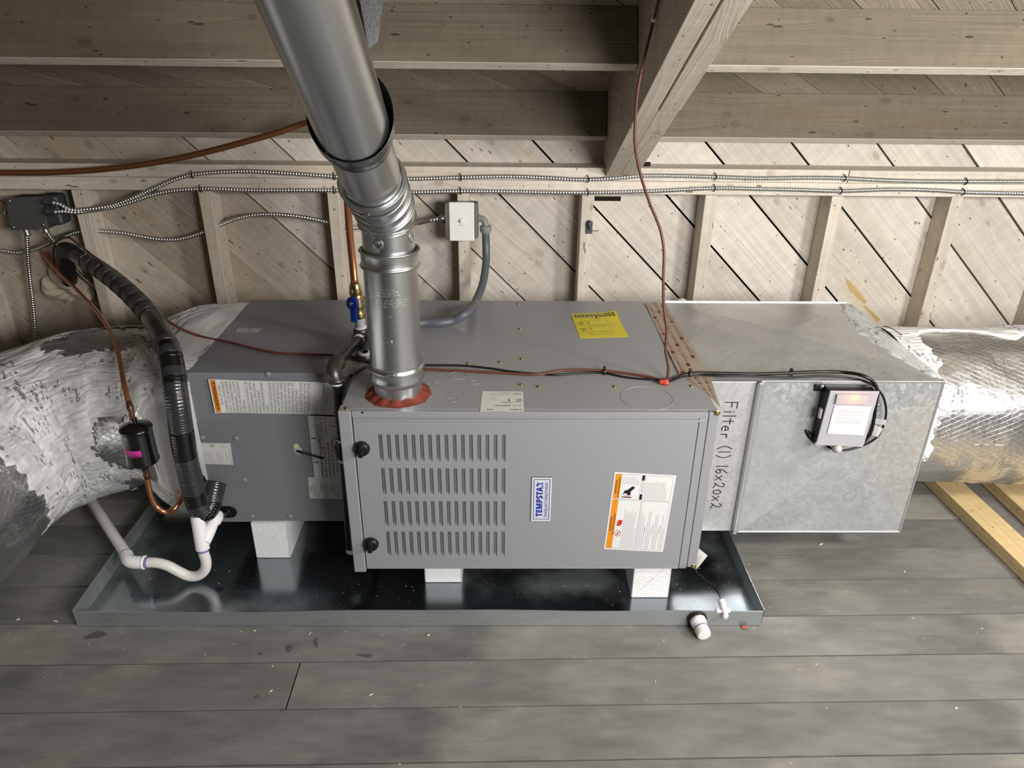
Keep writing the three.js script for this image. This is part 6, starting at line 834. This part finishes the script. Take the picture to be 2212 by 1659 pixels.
// ------------------------------------------------------------------ small things on the wall, lumber, debris
{
  const hk = thing('conduit_strap', 'small galvanized pipe strap with a bent nail on a stud right of the vent', 'pipe strap', Z(1273, 500, ZP));
  const hp = (u, v, z = ZP + 0.001) => Z(u, v, z); part(hk, 'strap', merge([box(hp(1265, 490).x, hp(1280, 490).x, hp(1272, 505).y, hp(1272, 478).y, ZP + 0.0002, ZP + 0.002, 0.0006), sweep([hp(1273, 478, ZP + 0.002), hp(1273, 484, ZP + 0.012), hp(1273, 492, ZP + 0.004)], 0.006, { rad: 10, step: 0.002 })]), M.castGrey);
  part(hk, 'nail', merge([sweep([hp(1267, 495, ZP + 0.004), hp(1276, 498, ZP + 0.010), hp(1292, 499, ZP + 0.014)], 0.0018, { rad: 8, step: 0.003 }), turned([[0, 0.001], [0.0036, 0.0008], [0.0036, 0]], hp(1292, 499, ZP + 0.014), V(1, 0, 0.2), 12)]), M.zinc);
  const bolt = thing('threaded_rod', 'short rusty black threaded rod end lying on the wall top plate beside the rafter foot', 'rod', Z(1395, 355, -1.02)); { const L = 22, pr = []; for (let i = 0; i <= L; i++) pr.push([0.0058 + (i % 2) * 0.0016, i * 0.0013]); part(bolt, 'rod', turned([[0, 0], ...pr, [0, L * 0.0013]], V(Z(1386, 354, -1.04).x, 0.9325, -1.04), V(1, 0, 0), 12), M.dark); }
  const nail = (u, v, label) => { const p = Z(u, v, ZW), t = thing('bent_nail', label, 'nail', p.clone()); part(t, 'nail', merge([sweep([p, p.clone().add(V(0.006, -0.002, 0.02))], 0.0021, { rad: 8, step: 0.004 }), turned([[0, 0.0012], [0.0038, 0.001], [0.0038, 0]], p.clone().add(V(0.006, -0.002, 0.02)), V(0.3, -0.1, 1), 12)]), M.zinc); };
  nail(272, 467, 'small nail poking from the wall boards below the cables on the left'); nail(1976, 478, 'small nail poking from the wall boards between the two rightmost studs');
  const fb = thing('foam_scrap', 'white lump of foam lodged behind the filter box top edge', 'foam scrap', Z(1472, 652, -0.735)); { const g = new THREE.IcosahedronGeometry(1, 6), p = g.attributes.position; for (let i = 0; i < p.count; i++) { const k = 1 + 0.18 * Math.sin(p.getX(i) * 5 + 1) * Math.cos(p.getY(i) * 6); p.setXYZ(i, p.getX(i) * 0.0145 * k, p.getY(i) * 0.010 * k, p.getZ(i) * 0.012 * k); } g.computeVertexNormals(); const c = Z(1472, 651.5, -0.737); g.translate(c.x, c.y, c.z); part(fb, 'lump', g, M.foam); }

  // loose lumber on the floor
  const stick = (pts, label) => { const t = thing('lumber', label, 'lumber', pts[0].clone().setY(0)), a = pts[0], b = pts[1], d = b.clone().sub(a), L = d.length(), g = new RoundedBoxGeometry(L, 0.040, 0.088, 2, 0.003); boxUV(g, 'x'); const q = boxUV(g, 'x', rnd() * 2, rnd()); q.rotateY(-Math.atan2(d.z, d.x)); const m = a.clone().add(b).multiplyScalar(0.5); q.translate(m.x, 0.0208, m.z); part(t, 'board', q, M.raw); };
  const A0 = Y(2062, 1052, 0.04), A1 = Y(2232, 1212, 0.04); const dA = A1.clone().sub(A0); stick([A0.clone().addScaledVector(dA, -0.9), A1.clone().addScaledVector(dA, 1.2)], 'pale raw timber lying on the floor under the right duct, nearer of the two');
  const B0 = Y(2186, 1052, 0.04), B1 = Y(2235, 1096, 0.04), dB = B1.clone().sub(B0); stick([B0.clone().addScaledVector(dB, -3), B1.clone().addScaledVector(dB, 9)], 'pale raw timber lying on the floor at the right edge, farther of the two');

  // wood chips and crumbs nobody could count
  const q = rng(404), geos = [], chip = (x, y, z, s, e) => { const g = new THREE.IcosahedronGeometry(s, 0); g.scale(1 + e * q(), 0.5, 0.5 + 0.5 * q()); g.rotateY(q() * 6.28); g.translate(x, y + s * 0.35, z); const n = g.toNonIndexed(); geos.push(n); };
  for (let i = 0; i < 420; i++) { const x = -1.0 + q() * 2.9, z = q() < 0.25 ? 0.07 + q() * q() * 0.2 : -0.5 + q() * 1.0; if (x > PX0 - 0.01 && x < PX1 + 0.01 && z < PZ1 + 0.005) continue; chip(x, -0.001, z, 0.0005 + 0.0013 * q() ** 4, 2.2); }
  for (let i = 0; i < 260; i++) chip(PX0 + 0.02 + (q() ** 0.8) * 1.66, 0.0034, -0.16 + q() * 0.21, 0.0005 + 0.0008 * q() ** 4, 1.5);
  for (const [u, v, s] of [[925, 1373, 0.004], [588, 1439, 0.0025], [801, 1501, 0.0028], [1773, 1176, 0.0045], [1415, 1473, 0.0022], [2065, 1530, 0.0035], [1954, 1235, 0.0025], [550, 1363, 0.003], [585, 1493, 0.003], [1680, 1262, 0.002], [39, 1339, 0.004], [120, 1342, 0.0035]]) { const p = Y(u, v, 0); chip(p.x, 0, p.z, s, 1.6); }
  const dn = thing('wood_chips', 'scattered pale wood chips and crumbs on the floor and in the pan', 'debris', V(0.4, 0, 0.1)); dn.userData.kind = 'stuff'; part(dn, 'chips', mergeGeometries(geos), S({ color: 0xd8c7a4, roughness: 0.8 }));
  // paper wad and red primer-stained chip by the pan corner
  const rp = Y(1607, 1352, 0.001), st = thing('red_chip', 'reddish wood chip at the foot of the drain pan right corner', 'wood chip', rp.clone()); { const g = new THREE.IcosahedronGeometry(0.006, 1); g.scale(1.6, 0.5, 0.8); g.translate(rp.x, 0.003, rp.z + 0.006); part(st, 'chip', g, S({ color: 0xa5604a, roughness: 0.8 })); }
}

// ------------------------------------------------------------------ lamps
for (const [i, L] of LAMPS.entries()) {
  const at = V(...L.at), to = V(...L.to), d = to.clone().sub(at).normalize(), t = thing('unseen_lamp', i ? 'added wide white fill light on a stand behind the viewer' : 'small square white LED work light on a stand at the duct side', 'lamp', at.clone());
  const basis = new THREE.Matrix4().lookAt(at, to, V(0, 1, 0)), place = (g, off) => { g.applyMatrix4(basis); const p = at.clone().addScaledVector(d, off); g.translate(p.x, p.y, p.z); return g; };
  part(t, 'housing', place(new RoundedBoxGeometry(L.w + 0.03, L.h + 0.03, 0.05, 2, 0.01), -0.03), M.steelBox);
  part(t, 'lamp_panel', place(new RoundedBoxGeometry(L.w, L.h, 0.004, 1, 0.001), -0.002), S({ color: 0xffffff, emissive: L.tint, emissiveIntensity: 2 }));
  const px = at.x + 0.03, pz = at.z + (i ? 0.045 : 0.03); part(t, 'stand_pole', sweep([V(px, at.y - 0.02, pz), V(px, 0.05, pz)], 0.012, { rad: 8, step: 0.2 }), M.steelBox);
  for (const a of [0.3, 2.4, 4.5]) part(t, 'stand_leg', sweep([V(px, 0.4, pz), V(px + 0.3 * Math.cos(a), 0.012, pz + 0.3 * Math.sin(a))], 0.009, { rad: 8, step: 0.2 }), M.steelBox);
  const l = new THREE.RectAreaLight(L.tint, L.power, L.w, L.h); l.position.copy(at).addScaledVector(d, 0.004); l.lookAt(to); scene.add(l);
}
renderer.render(scene, camera);
